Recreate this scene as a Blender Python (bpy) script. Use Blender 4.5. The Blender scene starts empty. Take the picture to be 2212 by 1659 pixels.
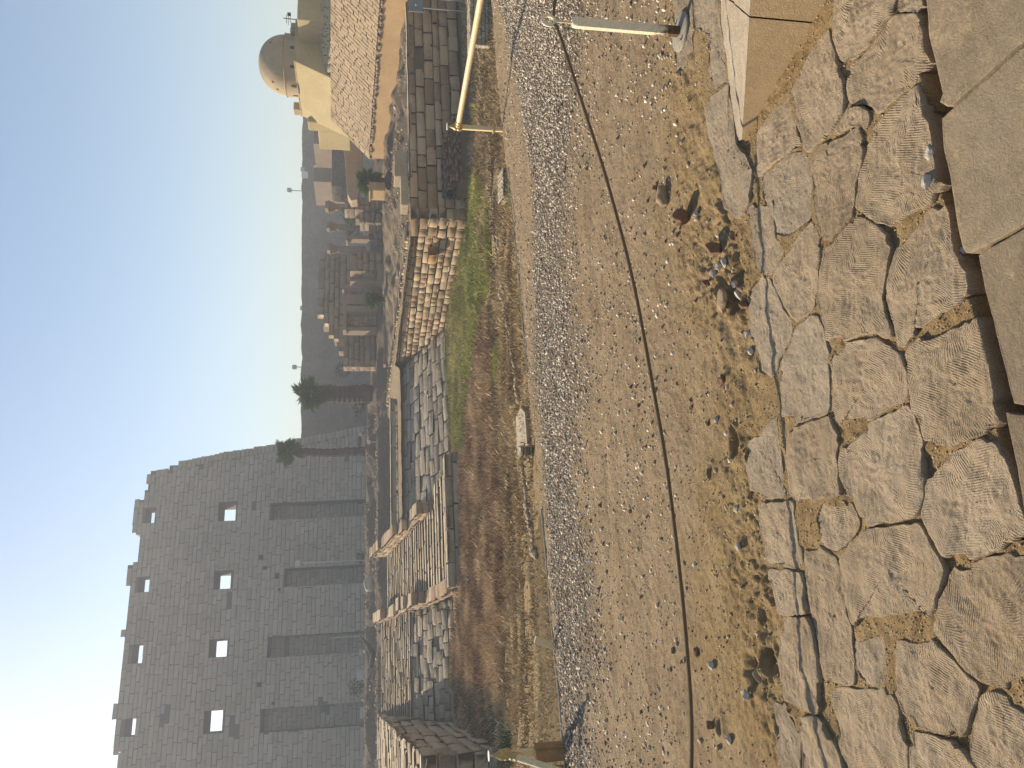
import bpy, math, random
import numpy as np
from mathutils import Vector, Matrix, noise as mnoise

random.seed(7)
RNG = np.random.default_rng(11)
SC = bpy.context.scene
COL = SC.collection

# ---------------------------------------------------------------- camera, sky, sun
F, CU, CV, H0 = 1661.0, 829.5, 1106.0, 1.65
PITCH = math.radians(10.27)
cp, sp = math.cos(PITCH), math.sin(PITCH)
cam_d = bpy.data.cameras.new("camera")
cam = bpy.data.objects.new("camera", cam_d); COL.objects.link(cam)
fw, rt, dn = Vector((0, cp, -sp)), Vector((1, 0, 0)), Vector((0, -sp, -cp))
m = Matrix((( dn.x, rt.x, -fw.x), (dn.y, rt.y, -fw.y), (dn.z, rt.z, -fw.z))).to_4x4()
m.translation = (0, 0, H0)
cam.matrix_world = m          # the photograph was taken upright and is shown lying on its side
cam_d.sensor_width = 36; cam_d.lens = 36 * F / 2212
cam_d.clip_start = .05; cam_d.clip_end = 3000
SC.camera = cam
SUN_AZ, SUN_EL = math.radians(-43.5), math.radians(30)
W = bpy.data.worlds.new("World"); SC.world = W; W.use_nodes = True
nt = W.node_tree; nt.nodes.clear()
sky = nt.nodes.new('ShaderNodeTexSky'); sky.sky_type = 'NISHITA'; sky.sun_disc = False
sky.sun_elevation = SUN_EL; sky.sun_rotation = SUN_AZ
sky.air_density = 1.15; sky.dust_density = .9; sky.ozone_density = 1.6
bg = nt.nodes.new('ShaderNodeBackground'); bg.inputs[1].default_value = .088
wo = nt.nodes.new('ShaderNodeOutputWorld')
nt.links.new(sky.outputs[0], bg.inputs[0]); nt.links.new(bg.outputs[0], wo.inputs[0])
sd = bpy.data.lights.new("sun", 'SUN'); sd.energy = 5.0; sd.angle = math.radians(.6); sd.color = (1, .865, .66)
sun = bpy.data.objects.new("sun", sd); COL.objects.link(sun); sun.location = (0, 0, 60)
SV = Vector((math.sin(SUN_AZ) * math.cos(SUN_EL), math.cos(SUN_AZ) * math.cos(SUN_EL), math.sin(SUN_EL)))
sun.rotation_euler = SV.to_track_quat('Z', 'Y').to_euler()
SC.view_settings.view_transform = 'Standard'; SC.view_settings.look = 'None'
SC.view_settings.exposure = .78; SC.view_settings.gamma = 1
SC.view_settings.use_curve_mapping = False
SC.render.engine = 'CYCLES'
SC.cycles.volume_bounces = 0
SC.cycles.max_bounces = 6

# ---------------------------------------------------------------- geometry of the view
def ray(u, v):
    return fw + rt * ((u - CU) / F) + dn * ((v - CV) / F)
def gz(u, v, z=0.0):
    d = ray(u, v); t = (z - H0) / d.z
    return Vector((d.x * t, d.y * t, z))
def gy(u, v, y):
    d = ray(u, v); t = y / d.y
    return Vector((d.x * t, y, H0 + d.z * t))
def gpl(u, v, p0, n):
    d = ray(u, v); o = Vector((0, 0, H0)); t = (p0 - o).dot(n) / d.dot(n)
    return o + d * t
def uv_of(p):
    q = Vector(p) - Vector((0, 0, H0)); zc = q.dot(fw)
    if zc < .05: return (-9999, -9999, zc)
    return (CU + F * q.dot(rt) / zc, CV + F * q.dot(dn) / zc, zc)
def S(x, y): return ((3024 - y) / 1.82278, x / 1.82278)
PHI = math.radians(20.5)
E = Vector((math.cos(PHI), math.sin(PHI), 0)); A = Vector((-math.sin(PHI), math.cos(PHI), 0)); UP = Vector((0, 0, 1))
def pq(p, q, z=0.0): return E * p + A * q + UP * z

# ---------------------------------------------------------------- numpy noise
def _h(ix, iy, s):
    n = (ix.astype(np.int64) * 374761393 + iy.astype(np.int64) * 668265263 + s * 144665) & 0x7fffffff
    n = ((n ^ (n >> 13)) * 1274126177) & 0x7fffffff
    return ((n ^ (n >> 16)) & 0xffff) / 65535.0
def vn(x, y, s=0):
    ix, iy = np.floor(x), np.floor(y); fx, fy = x - ix, y - iy
    fx = fx * fx * (3 - 2 * fx); fy = fy * fy * (3 - 2 * fy)
    a, b = _h(ix, iy, s), _h(ix + 1, iy, s); c, d = _h(ix, iy + 1, s), _h(ix + 1, iy + 1, s)
    return (a + (b - a) * fx) * (1 - fy) + (c + (d - c) * fx) * fy
def fbm(x, y, o=4, s=0, g=.5):
    r = 0; amp = 1; t = 0
    for i in range(o):
        r = r + vn(x * 2 ** i + 17.3 * i, y * 2 ** i - 9.1 * i, s + i) * amp; t += amp; amp *= g
    return r / t - .5
def pip(x, y, poly):
    x = np.asarray(x, float); y = np.asarray(y, float); ins = np.zeros(x.shape, bool)
    n = len(poly); j = n - 1
    for i in range(n):
        xi, yi = poly[i][0], poly[i][1]; xj, yj = poly[j][0], poly[j][1]
        c = ((yi > y) != (yj > y)) & (x < (xj - xi) * (y - yi) / ((yj - yi) + 1e-12) + xi)
        ins ^= c; j = i
    return ins
def segdist(x, y, pts):
    best = np.full(np.shape(x), 1e9)
    for (a, b) in zip(pts[:-1], pts[1:]):
        ax, ay, bx, by = a[0], a[1], b[0], b[1]
        L = (bx - ax) ** 2 + (by - ay) ** 2 + 1e-12
        t = np.clip(((x - ax) * (bx - ax) + (y - ay) * (by - ay)) / L, 0, 1)
        best = np.minimum(best, np.hypot(x - ax - t * (bx - ax), y - ay - t * (by - ay)))
    return best

# ---------------------------------------------------------------- object helpers
def tag(o, label=None, cat=None, group=None, kind=None):
    if label: o['label'] = label
    if cat: o['category'] = cat
    if group: o['group'] = group
    if kind: o['kind'] = kind
    return o
WL = {}
def thing(name, label, cat, loc, group=None):
    o = bpy.data.objects.new(name, None); COL.objects.link(o)
    o.location = loc; o.empty_display_size = .2
    WL[o] = Vector(loc); return tag(o, label, cat, group)
def npmesh(name, V, Fc, rnd=None, smooth=False):
    V = np.asarray(V, np.float32); Fc = np.asarray(Fc, np.int32)
    me = bpy.data.meshes.new(name); k = Fc.shape[1]; n = len(Fc)
    me.vertices.add(len(V)); me.vertices.foreach_set('co', V.ravel())
    me.loops.add(n * k); me.loops.foreach_set('vertex_index', Fc.ravel())
    me.polygons.add(n); me.polygons.foreach_set('loop_start', np.arange(0, n * k, k, dtype=np.int32))
    try: me.polygons.foreach_set('loop_total', np.full(n, k, np.int32))
    except Exception: pass
    me.update(calc_edges=True)
    if smooth: me.polygons.foreach_set('use_smooth', np.ones(n, bool))
    setrnd(me, rnd); return me
def setrnd(me, rnd):
    at = me.attributes.new('rnd', 'FLOAT', 'POINT')
    n = len(me.vertices)
    if rnd is None: rnd = .5
    arr = np.full(n, rnd, np.float32) if np.isscalar(rnd) else np.asarray(rnd, np.float32)
    at.data.foreach_set('value', arr)
def setcol(me, name, arr):
    at = me.color_attributes.new(name, 'FLOAT_COLOR', 'POINT')
    a = np.ones((len(me.vertices), 4), np.float32); a[:, :arr.shape[1]] = arr
    at.data.foreach_set('color', a.ravel())
class G:
    def __init__(s): s.V = []; s.F = []; s.R = []
    def add(s, V, Fc, r=.5):
        b = len(s.V); s.V += [tuple(v) for v in V]; s.F += [tuple(i + b for i in f) for f in Fc]; s.R += [r] * len(V); return s
    def box(s, c, size, e1=Vector((1, 0, 0)), e2=None, n=UP, r=.5, taper=1.0):
        # size along e1, e2 and n; c is the centre
        c = Vector(c)
        if e2 is None: e2 = n.cross(e1)
        V = []
        for dz in (-.5, .5):
            k = taper if dz > 0 else 1
            for (dx, dy) in ((-.5, -.5), (.5, -.5), (.5, .5), (-.5, .5)):
                V.append(c + e1 * dx * size[0] * k + e2 * dy * size[1] * k + n * dz * size[2])
        return s.add(V, [(3, 2, 1, 0), (4, 5, 6, 7), (0, 1, 5, 4), (1, 2, 6, 5), (2, 3, 7, 6), (3, 0, 4, 7)], r)
    def tube(s, pts, rad, k=10, r=.5, cap=True):
        pts = [Vector(p) for p in pts]; n = len(pts); b = []
        rad = rad if hasattr(rad, '__len__') else [rad] * n
        ref = None; V = []; Fc = []
        for i, p in enumerate(pts):
            t = (pts[min(i + 1, n - 1)] - pts[max(i - 1, 0)]).normalized()
            if ref is None: ref = t.orthogonal().normalized()
            x = (ref - t * ref.dot(t)).normalized(); y = t.cross(x); ref = x
            for j in range(k):
                a = 2 * math.pi * j / k
                V.append(p + (x * math.cos(a) + y * math.sin(a)) * rad[i])
        for i in range(n - 1):
            for j in range(k):
                Fc.append((i * k + j, i * k + (j + 1) % k, (i + 1) * k + (j + 1) % k, (i + 1) * k + j))
        if cap: Fc.append(tuple(range(k))[::-1]); Fc.append(tuple((n - 1) * k + j for j in range(k)))
        return s.add(V, Fc, r)
    def lathe(s, c, prof, k=24, r=.5):
        c = Vector(c); V = []; Fc = []
        for (rr, z) in prof:
            for j in range(k):
                a = 2 * math.pi * j / k; V.append(c + Vector((rr * math.cos(a), rr * math.sin(a), z)))
        for i in range(len(prof) - 1):
            for j in range(k): Fc.append((i * k + j, i * k + (j + 1) % k, (i + 1) * k + (j + 1) % k, (i + 1) * k + j))
        return s.add(V, Fc, r)
    def prism(s, poly, off, r=.5):
        n = len(poly); V = [Vector(p) for p in poly] + [Vector(p) + off for p in poly]
        Fc = [tuple(range(n))[::-1], tuple(range(n, 2 * n))] + [(i, (i + 1) % n, n + (i + 1) % n, n + i) for i in range(n)]
        return s.add(V, Fc, r)
    def obj(s, name, mat, parent=None, smooth=False, loc=None, bevel=0):
        me = bpy.data.meshes.new(name)
        if parent is not None: o0 = WL[parent]
        else: o0 = Vector(loc) if loc is not None else Vector((sum(v[0] for v in s.V) / len(s.V), sum(v[1] for v in s.V) / len(s.V), min(v[2] for v in s.V)))
        me.from_pydata([(v[0] - o0.x, v[1] - o0.y, v[2] - o0.z) for v in s.V], [], s.F)
        import bmesh
        bm = bmesh.new(); bm.from_mesh(me)
        if bevel:
            try: bmesh.ops.bevel(bm, geom=[e for e in bm.edges if len(e.link_faces) == 2 and e.calc_face_angle(0) > .6], offset=bevel, segments=2, affect='EDGES', profile=.6)
            except Exception: pass
        bmesh.ops.recalc_face_normals(bm, faces=bm.faces); bm.to_mesh(me); bm.free()
        if smooth:
            for p in me.polygons: p.use_smooth = True
            try: me.set_sharp_from_angle(angle=math.radians(38))
            except Exception: pass
        setrnd(me, .5 if (bevel or len(me.vertices) != len(s.R)) else s.R)
        me.materials.append(mat)
        o = bpy.data.objects.new(name, me); COL.objects.link(o)
        if parent is None: o.location = o0
        else: o.parent = parent
        WL[o] = Vector(o0); return o
def struct(o, kind='structure', label=None): o['kind'] = kind; return o

# ---------------------------------------------------------------- materials
class NT:
    def __init__(s, name):
        s.m = bpy.data.materials.new(name); s.m.use_nodes = True; s.t = s.m.node_tree; s.t.nodes.clear()
        s.out = s.t.nodes.new('ShaderNodeOutputMaterial'); s.b = s.t.nodes.new('ShaderNodeBsdfPrincipled')
        s.t.links.new(s.b.outputs[0], s.out.inputs[0])
    def n(s, ty, **kw):
        nd = s.t.nodes.new(ty)
        for k, v in kw.items():
            if k in ('i',):
                for kk, vv in v.items(): nd.inputs[kk].default_value = vv
            else: setattr(nd, k, v)
        return nd
    def l(s, a, b): s.t.links.new(a, b)
    def pos(s, obj=False):
        if obj: return s.n('ShaderNodeTexCoord').outputs['Object']
        return s.n('ShaderNodeNewGeometry').outputs['Position']
    def noise(s, co, sc, det=5, rough=.6, dist=0):
        nd = s.n('ShaderNodeTexNoise', i={'Scale': sc, 'Detail': det, 'Roughness': rough, 'Distortion': dist}); s.l(co, nd.inputs['Vector']); return nd.outputs['Fac']
    def math(s, op, a, b=None, c=None):
        nd = s.n('ShaderNodeMath', operation=op)
        for i, x in enumerate((a, b, c)):
            if x is None: continue
            if hasattr(x, 'links'): s.l(x, nd.inputs[i])
            else: nd.inputs[i].default_value = x
        return nd.outputs[0]
    def ramp(s, f, stops):
        nd = s.n('ShaderNodeValToRGB'); e = nd.color_ramp.elements
        while len(e) < len(stops): e.new(.5)
        for el, (p, c) in zip(e, stops): el.position = p; el.color = (*c, 1)
        s.l(f, nd.inputs[0]); return nd.outputs[0]
    def mix(s, f, a, b, mode='MIX'):
        nd = s.n('ShaderNodeMix', data_type='RGBA', blend_type=mode)
        for k, x in ((0, f), (6, a), (7, b)):
            if hasattr(x, 'links'): s.l(x, nd.inputs[k])
            else: nd.inputs[k].default_value = x if k == 0 else (*x, 1)
        return nd.outputs[2]
    def attr(s, name='rnd', out='Fac'):
        return s.n('ShaderNodeAttribute', attribute_name=name).outputs[out]
    def bump(s, hts, dist=.01, strength=1.0):
        prev = None
        for h, d, st in hts:
            b = s.n('ShaderNodeBump', i={'Distance': d, 'Strength': st}); s.l(h, b.inputs['Height'])
            if prev is not None: s.l(prev, b.inputs['Normal'])
            prev = b.outputs[0]
        s.l(prev, s.b.inputs['Normal'])
    def fin(s, col, rough=.92, spec=.2, metal=0):
        if hasattr(col, 'links'): s.l(col, s.b.inputs['Base Color'])
        else: s.b.inputs['Base Color'].default_value = (*col, 1)
        s.b.inputs['Roughness'].default_value = rough
        s.b.inputs['Specular IOR Level'].default_value = spec
        s.b.inputs['Metallic'].default_value = metal
        return s.m
def stone(name, cs, sc=2.0, rnd=.5, bd=.02, bsc=12, stain=0, fine=40, obj=False, rough=.93):
    t = NT(name); co = t.pos(obj)
    n1 = t.noise(co, sc, 6, .6); n2 = t.noise(co, sc * 7, 5, .65); r = t.attr()
    f = t.math('ADD', t.math('MULTIPLY', n1, .55), t.math('MULTIPLY', n2, .45))
    f = t.math('ADD', f, t.math('MULTIPLY', t.math('SUBTRACT', r, .5), rnd))
    c = t.ramp(f, [(.28, cs[0]), (.5, cs[1]), (.72, cs[2])])
    if stain:
        st = t.ramp(t.noise(co, sc * .45, 4, .6, .6), [(.45, (0, 0, 0)), (.65, (1, 1, 1))])
        c = t.mix(t.math('MULTIPLY', st, stain), c, tuple(x * .6 for x in cs[0]))
    t.bump([(t.noise(co, bsc, 6, .7), bd, 1.0), (t.noise(co, fine, 4, .7), bd * .3, .8)])
    return t.fin(c, rough)
def plain(name, c, rough=.6, var=.15, sc=20, metal=0, bd=0, spec=.3):
    t = NT(name); co = t.pos()
    n = t.noise(co, sc, 5, .65)
    col = t.ramp(n, [(.3, tuple(x * (1 - var) for x in c)), (.7, tuple(min(1, x * (1 + var)) for x in c))])
    if bd: t.bump([(n, bd, 1)])
    return t.fin(col, rough, spec, metal)

M = {}
M['pylon'] = stone('pylon_sandstone', [(.34, .262, .19), (.44, .345, .258), (.52, .41, .31)], .12, .26, .06, 1.6, .25, 8)
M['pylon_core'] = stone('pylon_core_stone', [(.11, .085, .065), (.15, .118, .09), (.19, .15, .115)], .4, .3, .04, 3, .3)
M['quay_lit'] = stone('quay_block_stone', [(.27, .175, .095), (.40, .275, .16), (.50, .37, .23)], .8, .55, .035, 7, .25, 30)
M['quay_grey'] = stone('glacis_stone', [(.22, .17, .115), (.36, .29, .205), (.48, .395, .285)], .9, .35, .16, 2.6, .25, 14)
M['ramp'] = stone('ramp_stone', [(.30, .23, .15), (.42, .33, .22), (.52, .42, .295)], .9, .4, .06, 4, .15, 20)
M['joint'] = stone('joint_earth', [(.10, .075, .05), (.15, .11, .07), (.2, .15, .10)], 2, .2, .03, 8)
M['slab'] = None
M['mud'] = stone('mudbrick', [(.29, .205, .12), (.36, .262, .16), (.42, .31, .195)], 1.2, .15, .04, 8, .12, 30)
M['mudwall'] = stone('old_mudbrick_wall', [(.06, .042, .028), (.14, .10, .065), (.26, .19, .125)], .2, .2, .8, .7, .3, 3)
M['plaster'] = stone('ochre_plaster', [(.36, .225, .105), (.46, .30, .15), (.53, .36, .19)], .7, .2, .02, 5, .25, 20)
M['cream'] = stone('cream_render', [(.35, .27, .135), (.44, .345, .18), (.51, .405, .225)], .6, .2, .02, 4, .15, 15)
M['dome'] = stone('dome_render', [(.30, .225, .13), (.39, .30, .18), (.46, .36, .225)], .9, .2, .02, 4, .3, 15)
M['ruin'] = stone('ruin_stone', [(.21, .15, .10), (.30, .22, .15), (.37, .28, .195)], .5, .35, .05, 4, .3, 12)
M['rubble'] = stone('rubble_earth', [(.16, .115, .075), (.25, .185, .12), (.34, .26, .17)], 1.2, .3, .12, 3, .3, 9)
M['terrace'] = stone('terrace_sand', [(.26, .19, .12), (.36, .27, .175), (.43, .33, .22)], .6, .2, .08, 3, .2, 14)
M['mound'] = stone('mound_earth', [(.12, .09, .065), (.18, .135, .095), (.25, .19, .13)], .5, .2, .3, 1.3, .3, 5)
M['palekerb'] = stone('pale_kerb_stone', [(.34, .28, .21), (.41, .35, .27), (.47, .41, .32)], 1, .3, .02, 8)
M['paleslab'] = stone('pale_limestone', [(.26, .21, .14), (.36, .30, .21), (.44, .38, .28)], 4, .4, .02, 20, .1, 60)
M['redbrick'] = stone('old_red_brick', [(.11, .055, .035), (.19, .09, .055), (.30, .19, .14)], 3, .9, .02, 20, 0, 60)
M['bluebrick'] = stone('blue_grey_brick', [(.06, .065, .09), (.10, .11, .15), (.18, .19, .23)], 3, .9, .02, 20, 0, 60)
M['rope'] = None
M['paint'] = plain('cream_paint', (.58, .46, .27), .55, .12, 30, 0, .002)
M['brass'] = plain('yellow_brown_paint', (.42, .29, .12), .4, .3, 60, .2, .003)
M['whitepaint'] = plain('white_paint', (.72, .70, .64), .5, .08, 20)
M['rail'] = plain('pale_yellow_pipe_paint', (.62, .49, .28), .5, .18, 45, 0, .002)
M['trunk'] = stone('palm_trunk', [(.06, .045, .035), (.10, .075, .055), (.15, .115, .085)], 3, .3, .08, 10)
M['frond'] = stone('palm_frond', [(.04, .09, .025), (.08, .15, .045), (.13, .20, .07)], 1, .6, .01, 8)
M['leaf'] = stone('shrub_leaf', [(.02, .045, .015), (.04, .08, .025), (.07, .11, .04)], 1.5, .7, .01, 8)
M['wood'] = stone('weathered_wood', [(.16, .10, .05), (.26, .17, .09), (.34, .23, .13)], 6, .3, .01, 30)
M['pole'] = plain('galvanised_pole', (.38, .38, .36), .5, .1, 10)
M['dark'] = plain('dark_opening', (.03, .025, .02), .9, .2, 8)
M['lamp'] = plain('floodlight_housing', (.42, .42, .38), .5, .12, 8)
M['signblue'] = plain('sign_blue_grey', (.16, .20, .21), .5, .2, 3)

# rope
t = NT('twisted_rope'); co = t.pos()
w = t.n('ShaderNodeTexWave', i={'Scale': 60, 'Distortion': 1.0, 'Detail': 2}); w.bands_direction = 'DIAGONAL'; t.l(co, w.inputs[0])
t.bump([(w.outputs['Fac'], .004, 1), (t.noise(co, 300), .002, 1)])
M['rope'] = t.fin(t.ramp(t.math('ADD', t.math('MULTIPLY', w.outputs['Fac'], .5), t.math('MULTIPLY', t.noise(co, 150), .5)), [(.2, (.10, .07, .04)), (.8, (.27, .195, .115))]), .95)
# rusty post
t = NT('bollard_paint'); co = t.pos()
sep = t.n('ShaderNodeSeparateXYZ'); t.l(co, sep.inputs[0])
k = t.math('ADD', sep.outputs[2], t.math('MULTIPLY', t.math('SUBTRACT', t.noise(co, 28, 6, .7), .5), .28))
rust = t.ramp(t.math('MULTIPLY', k, 4.0), [(.40, (1, 1, 1)), (.62, (0, 0, 0))])
dirt = t.noise(co, 60, 5, .7)
c = t.mix(rust, t.ramp(dirt, [(.3, (.56, .49, .35)), (.6, (.72, .64, .47))]), t.ramp(dirt, [(.3, (.035, .018, .01)), (.7, (.16, .085, .04))]))
t.bump([(t.noise(co, 90, 5), .002, 1)]); M['post'] = t.fin(c, .6, .3)

def slab_mat(name, cs, chisel=1.0, smooth=0):
    t = NT(name); co = t.pos(True)
    wp = t.pos()
    big = t.noise(wp, 3.0, 6, .62); mid = t.noise(wp, 18, 6, .68); fine = t.noise(wp, 140, 4, .7)
    f = t.math('ADD', t.math('MULTIPLY', big, .55), t.math('MULTIPLY', mid, .45))
    f = t.math('ADD', f, t.math('MULTIPLY', t.math('SUBTRACT', t.attr(), .5), .22))
    c = t.ramp(f, [(.30, cs[0]), (.5, cs[1]), (.70, cs[2])])
    # grey weathering patches
    g = t.ramp(t.noise(wp, 4.5, 6, .7, .5), [(.55, (0, 0, 0)), (.72, (1, 1, 1))])
    c = t.mix(t.math('MULTIPLY', g, .30), c, (.25, .21, .165))
    # drifts of dust
    s2 = t.ramp(t.noise(wp, 6.5, 7, .75), [(.56, (0, 0, 0)), (.66, (1, 1, 1))])
    c = t.mix(t.math('MULTIPLY', s2, .5), c, (.46, .345, .20))
    hts = [(t.noise(wp, 12, 7, .72), .020, 1.0), (t.noise(wp, 48, 6, .75), .010, 1.0), (fine, .003, 1.0)] if not smooth else [(t.noise(wp, 5, 4, .5), .008, 1.0), (t.noise(wp, 45, 5, .7, 3.0), .005, 1.0), (fine, .002, 1.0)]
    if chisel:
        # rows of short tool strokes: ridges across each row, direction swinging from row to row
        sx = t.n('ShaderNodeSeparateXYZ'); t.l(co, sx.inputs[0])
        wob = t.math('MULTIPLY', t.math('SUBTRACT', t.noise(co, 5, 3, .5), .5), .10)
        X = t.math('ADD', sx.outputs[0], wob); Y = t.math('ADD', sx.outputs[1], t.math('MULTIPLY', wob, .6))
        row = t.math('FLOOR', t.math('DIVIDE', X, .066))
        inrow = t.math('FRACT', t.math('DIVIDE', X, .066))
        rr = t.math('FRACT', t.math('MULTIPLY', t.math('SINE', t.math('MULTIPLY', row, 12.9898)), 43758.5))
        ph = t.math('ADD', Y, t.math('MULTIPLY', t.math('SUBTRACT', inrow, .5), t.math('MULTIPLY', t.math('SUBTRACT', rr, .45), .10)))
        ph = t.math('ADD', ph, rr)
        saw = t.math('FRACT', t.math('DIVIDE', ph, .0088))
        tri = t.math('PINGPONG', saw, .5)
        edge = t.math('MINIMUM', t.math('MULTIPLY', t.math('PINGPONG', inrow, .5), 9), 1.0)
        msk = t.ramp(t.noise(co, 7, 5, .7), [(.42, (.05, .05, .05)), (.60, (1, 1, 1))])
        hgt = t.math('MULTIPLY', t.math('MULTIPLY', tri, edge), msk)
        hts.append((hgt, .0055 * chisel, 1.0))
    t.bump(hts); return t.fin(c, .95, .12)
M['slab'] = slab_mat('chiselled_sandstone', [(.32, .235, .148), (.425, .322, .212), (.50, .39, .27)], 1.0)
M['slabgrey'] = slab_mat('weathered_grey_sandstone', [(.30, .228, .152), (.395, .308, .213), (.46, .37, .265)], .3)
M['slabsmooth'] = slab_mat('smooth_sandstone', [(.17, .13, .085), (.225, .173, .115), (.275, .215, .145)], 0, 1)
M['slabtan'] = slab_mat('dressed_tan_sandstone', [(.34, .24, .135), (.385, .275, .16), (.42, .305, .185)], 0, 1)

# near ground: colour attribute zones r=gravel strip, g=golden sand, b=dark crumbs
t = NT('sand_and_gravel_ground'); co = t.pos()
z = t.attr('zone', 'Color'); sep = t.n('ShaderNodeSeparateColor'); t.l(z, sep.inputs[0])
n1 = t.noise(co, 2.5, 6, .65); n2 = t.noise(co, 26, 6, .7); n3 = t.noise(co, 150, 5, .75)
f = t.math('ADD', t.math('MULTIPLY', n1, .3), t.math('ADD', t.math('MULTIPLY', n2, .35), t.math('MULTIPLY', n3, .35)))
path = t.ramp(f, [(.34, (.20, .14, .085)), (.46, (.365, .262, .158)), (.60, (.50, .375, .24))])
gold = t.ramp(f, [(.34, (.19, .118, .05)), (.46, (.385, .26, .125)), (.60, (.51, .37, .195))])
grav = t.ramp(f, [(.36, (.08, .06, .045)), (.50, (.20, .16, .12)), (.62, (.36, .30, .23))])
c = t.mix(sep.outputs[0], path, grav); c = t.mix(sep.outputs[1], c, gold); c = t.mix(sep.outputs[2], c, (.10, .065, .035))
t.bump([(n2, .030, 1.0), (t.noise(co, 60, 5, .8), .020, 1.0), (n3, .008, 1.0)])
M['ground'] = t.fin(c, .97, .08)
# basin ground: r=red-brown dry reeds, g=green, b=dark
t = NT('basin_ground'); co = t.pos()
z = t.attr('zone', 'Color'); sep = t.n('ShaderNodeSeparateColor'); t.l(z, sep.inputs[0])
mp = t.n('ShaderNodeMapping'); mp.inputs['Scale'].default_value = (.6, 1.6, 1); t.l(co, mp.inputs[0])
n1 = t.noise(mp.outputs[0], .5, 6, .65); n2 = t.noise(mp.outputs[0], 4, 6, .75); n3 = t.noise(co, 14, 4, .75)
f = t.math('ADD', t.math('MULTIPLY', n1, .35), t.math('ADD', t.math('MULTIPLY', n2, .35), t.math('MULTIPLY', n3, .3)))
straw = t.ramp(f, [(.34, (.20, .135, .065)), (.5, (.37, .265, .14)), (.64, (.50, .38, .21))])
red = t.ramp(f, [(.34, (.16, .095, .048)), (.5, (.34, .225, .12)), (.64, (.48, .35, .20))])
gr = t.ramp(f, [(.34, (.07, .09, .015)), (.5, (.20, .22, .04)), (.64, (.36, .32, .10))])
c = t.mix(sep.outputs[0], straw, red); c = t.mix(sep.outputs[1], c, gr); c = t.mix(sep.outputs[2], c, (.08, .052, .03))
t.bump([(n2, .12, 1.0), (n3, .06, 1.0)])
M['basin'] = t.fin(c, .97, .05)
def rmp(name, stops, rough=.9, tr=0):
    t = NT(name); co = t.pos()
    f = t.math('ADD', t.math('MULTIPLY', t.attr(), .8), t.math('MULTIPLY', t.noise(co, 60, 3), .2))
    if tr:
        t.b.inputs['Subsurface Weight'].default_value = 0
    return t.fin(t.ramp(f, stops), rough, .15)
M['pebble'] = rmp('crushed_gravel', [(.05, (.08, .06, .045)), (.3, (.28, .215, .155)), (.5, (.48, .39, .29)), (.85, (.74, .64, .50))])
M['sandpebble'] = rmp('pebbles_in_sand', [(.1, (.17, .115, .07)), (.5, (.36, .26, .16)), (.9, (.50, .39, .26))])
M['chip'] = rmp('limestone_chips', [(.1, (.20, .155, .11)), (.5, (.36, .29, .215)), (.95, (.56, .49, .39))])
M['straw'] = rmp('dry_straw', [(.1, (.10, .06, .028)), (.5, (.34, .235, .11)), (.9, (.60, .46, .26))])
M['reed'] = rmp('red_brown_reeds', [(.1, (.11, .055, .026)), (.35, (.34, .20, .10)), (.6, (.52, .37, .20)), (.95, (.74, .60, .38))])
M['green'] = rmp('green_grass', [(.1, (.11, .14, .015)), (.4, (.32, .36, .05)), (.7, (.48, .44, .10)), (.95, (.64, .52, .24))])
M['rock_tan'] = stone('tan_rock', [(.24, .17, .10), (.34, .25, .155), (.43, .32, .21)], 12, .3, .01, 30, .2, 120, True)
M['rock_red'] = stone('red_brown_rock', [(.14, .075, .045), (.23, .13, .08), (.34, .21, .13)], 14, .3, .012, 30, .2, 120, True)
M['rock_white'] = stone('pale_rock', [(.34, .30, .25), (.47, .42, .35), (.60, .55, .47)], 14, .3, .01, 30, .1, 120, True)
M['redbit'] = plain('faded_red_scrap', (.42, .05, .05), .7, .3, 80)

# ---------------------------------------------------------------- stone block pieces
NVAR = 14
def block_variant(i, rough=.05, ch=.07, chz=.14):
    r = np.random.default_rng(100 + i)
    xs = [-.5, -.5 + ch, .5 - ch, .5]; zs = [-.5, -.5 + chz, .5 - chz, .5]
    V = []
    for b, zz in enumerate(zs):
        for a, xx in enumerate(xs):
            inner = (0 < a < 3) and (0 < b < 3)
            corner = a in (0, 3) and b in (0, 3)
            y = .5 + (r.normal(0, rough * .5) if inner else -.085 - (.07 if corner else 0) + r.normal(0, rough * .4))
            dx = r.normal(0, rough * .45); dz = r.normal(0, rough * .9)
            V.append((np.clip(xx + dx, -.5, .5), y, np.clip(zz + dz, -.52, .52)))
    ring = [0, 1, 2, 3, 7, 11, 15, 14, 13, 12, 8, 4]
    Fc = []
    for b in range(3):
        for a in range(3):
            k = b * 4 + a; Fc.append((k, k + 1, k + 5, k + 4)[::-1])
    base = len(V)
    for k in ring: V.append((V[k][0], -.5, V[k][2]))
    for j in range(12):
        j2 = (j + 1) % 12; Fc.append((ring[j], ring[j2], base + j2, base + j)[::-1])
    return np.array(V, np.float32), np.array(Fc, np.int32)
VARS = [block_variant(i) for i in range(NVAR)]
ROUGH = [block_variant(40 + i, .075, .07, .14) for i in range(NVAR)]
RMATS = {'glacis_stone', 'quay_block_stone'}
_vm = {}
def var_mesh(i, mat, name):
    k = (i, mat.name, name)
    if k not in _vm:
        V, Fc = (ROUGH if mat.name in RMATS else VARS)[i]; V2 = V[:, [0, 1, 2]]
        me = npmesh(name, V2, Fc, (i + .5) / NVAR); me.materials.append(mat); _vm[k] = me
    return _vm[k]
def in_view(p, mg=60):
    u, v, zc = uv_of(p); return zc > 0 and -mg < u < 1659 + mg and -mg < v < 2212 + mg
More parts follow.
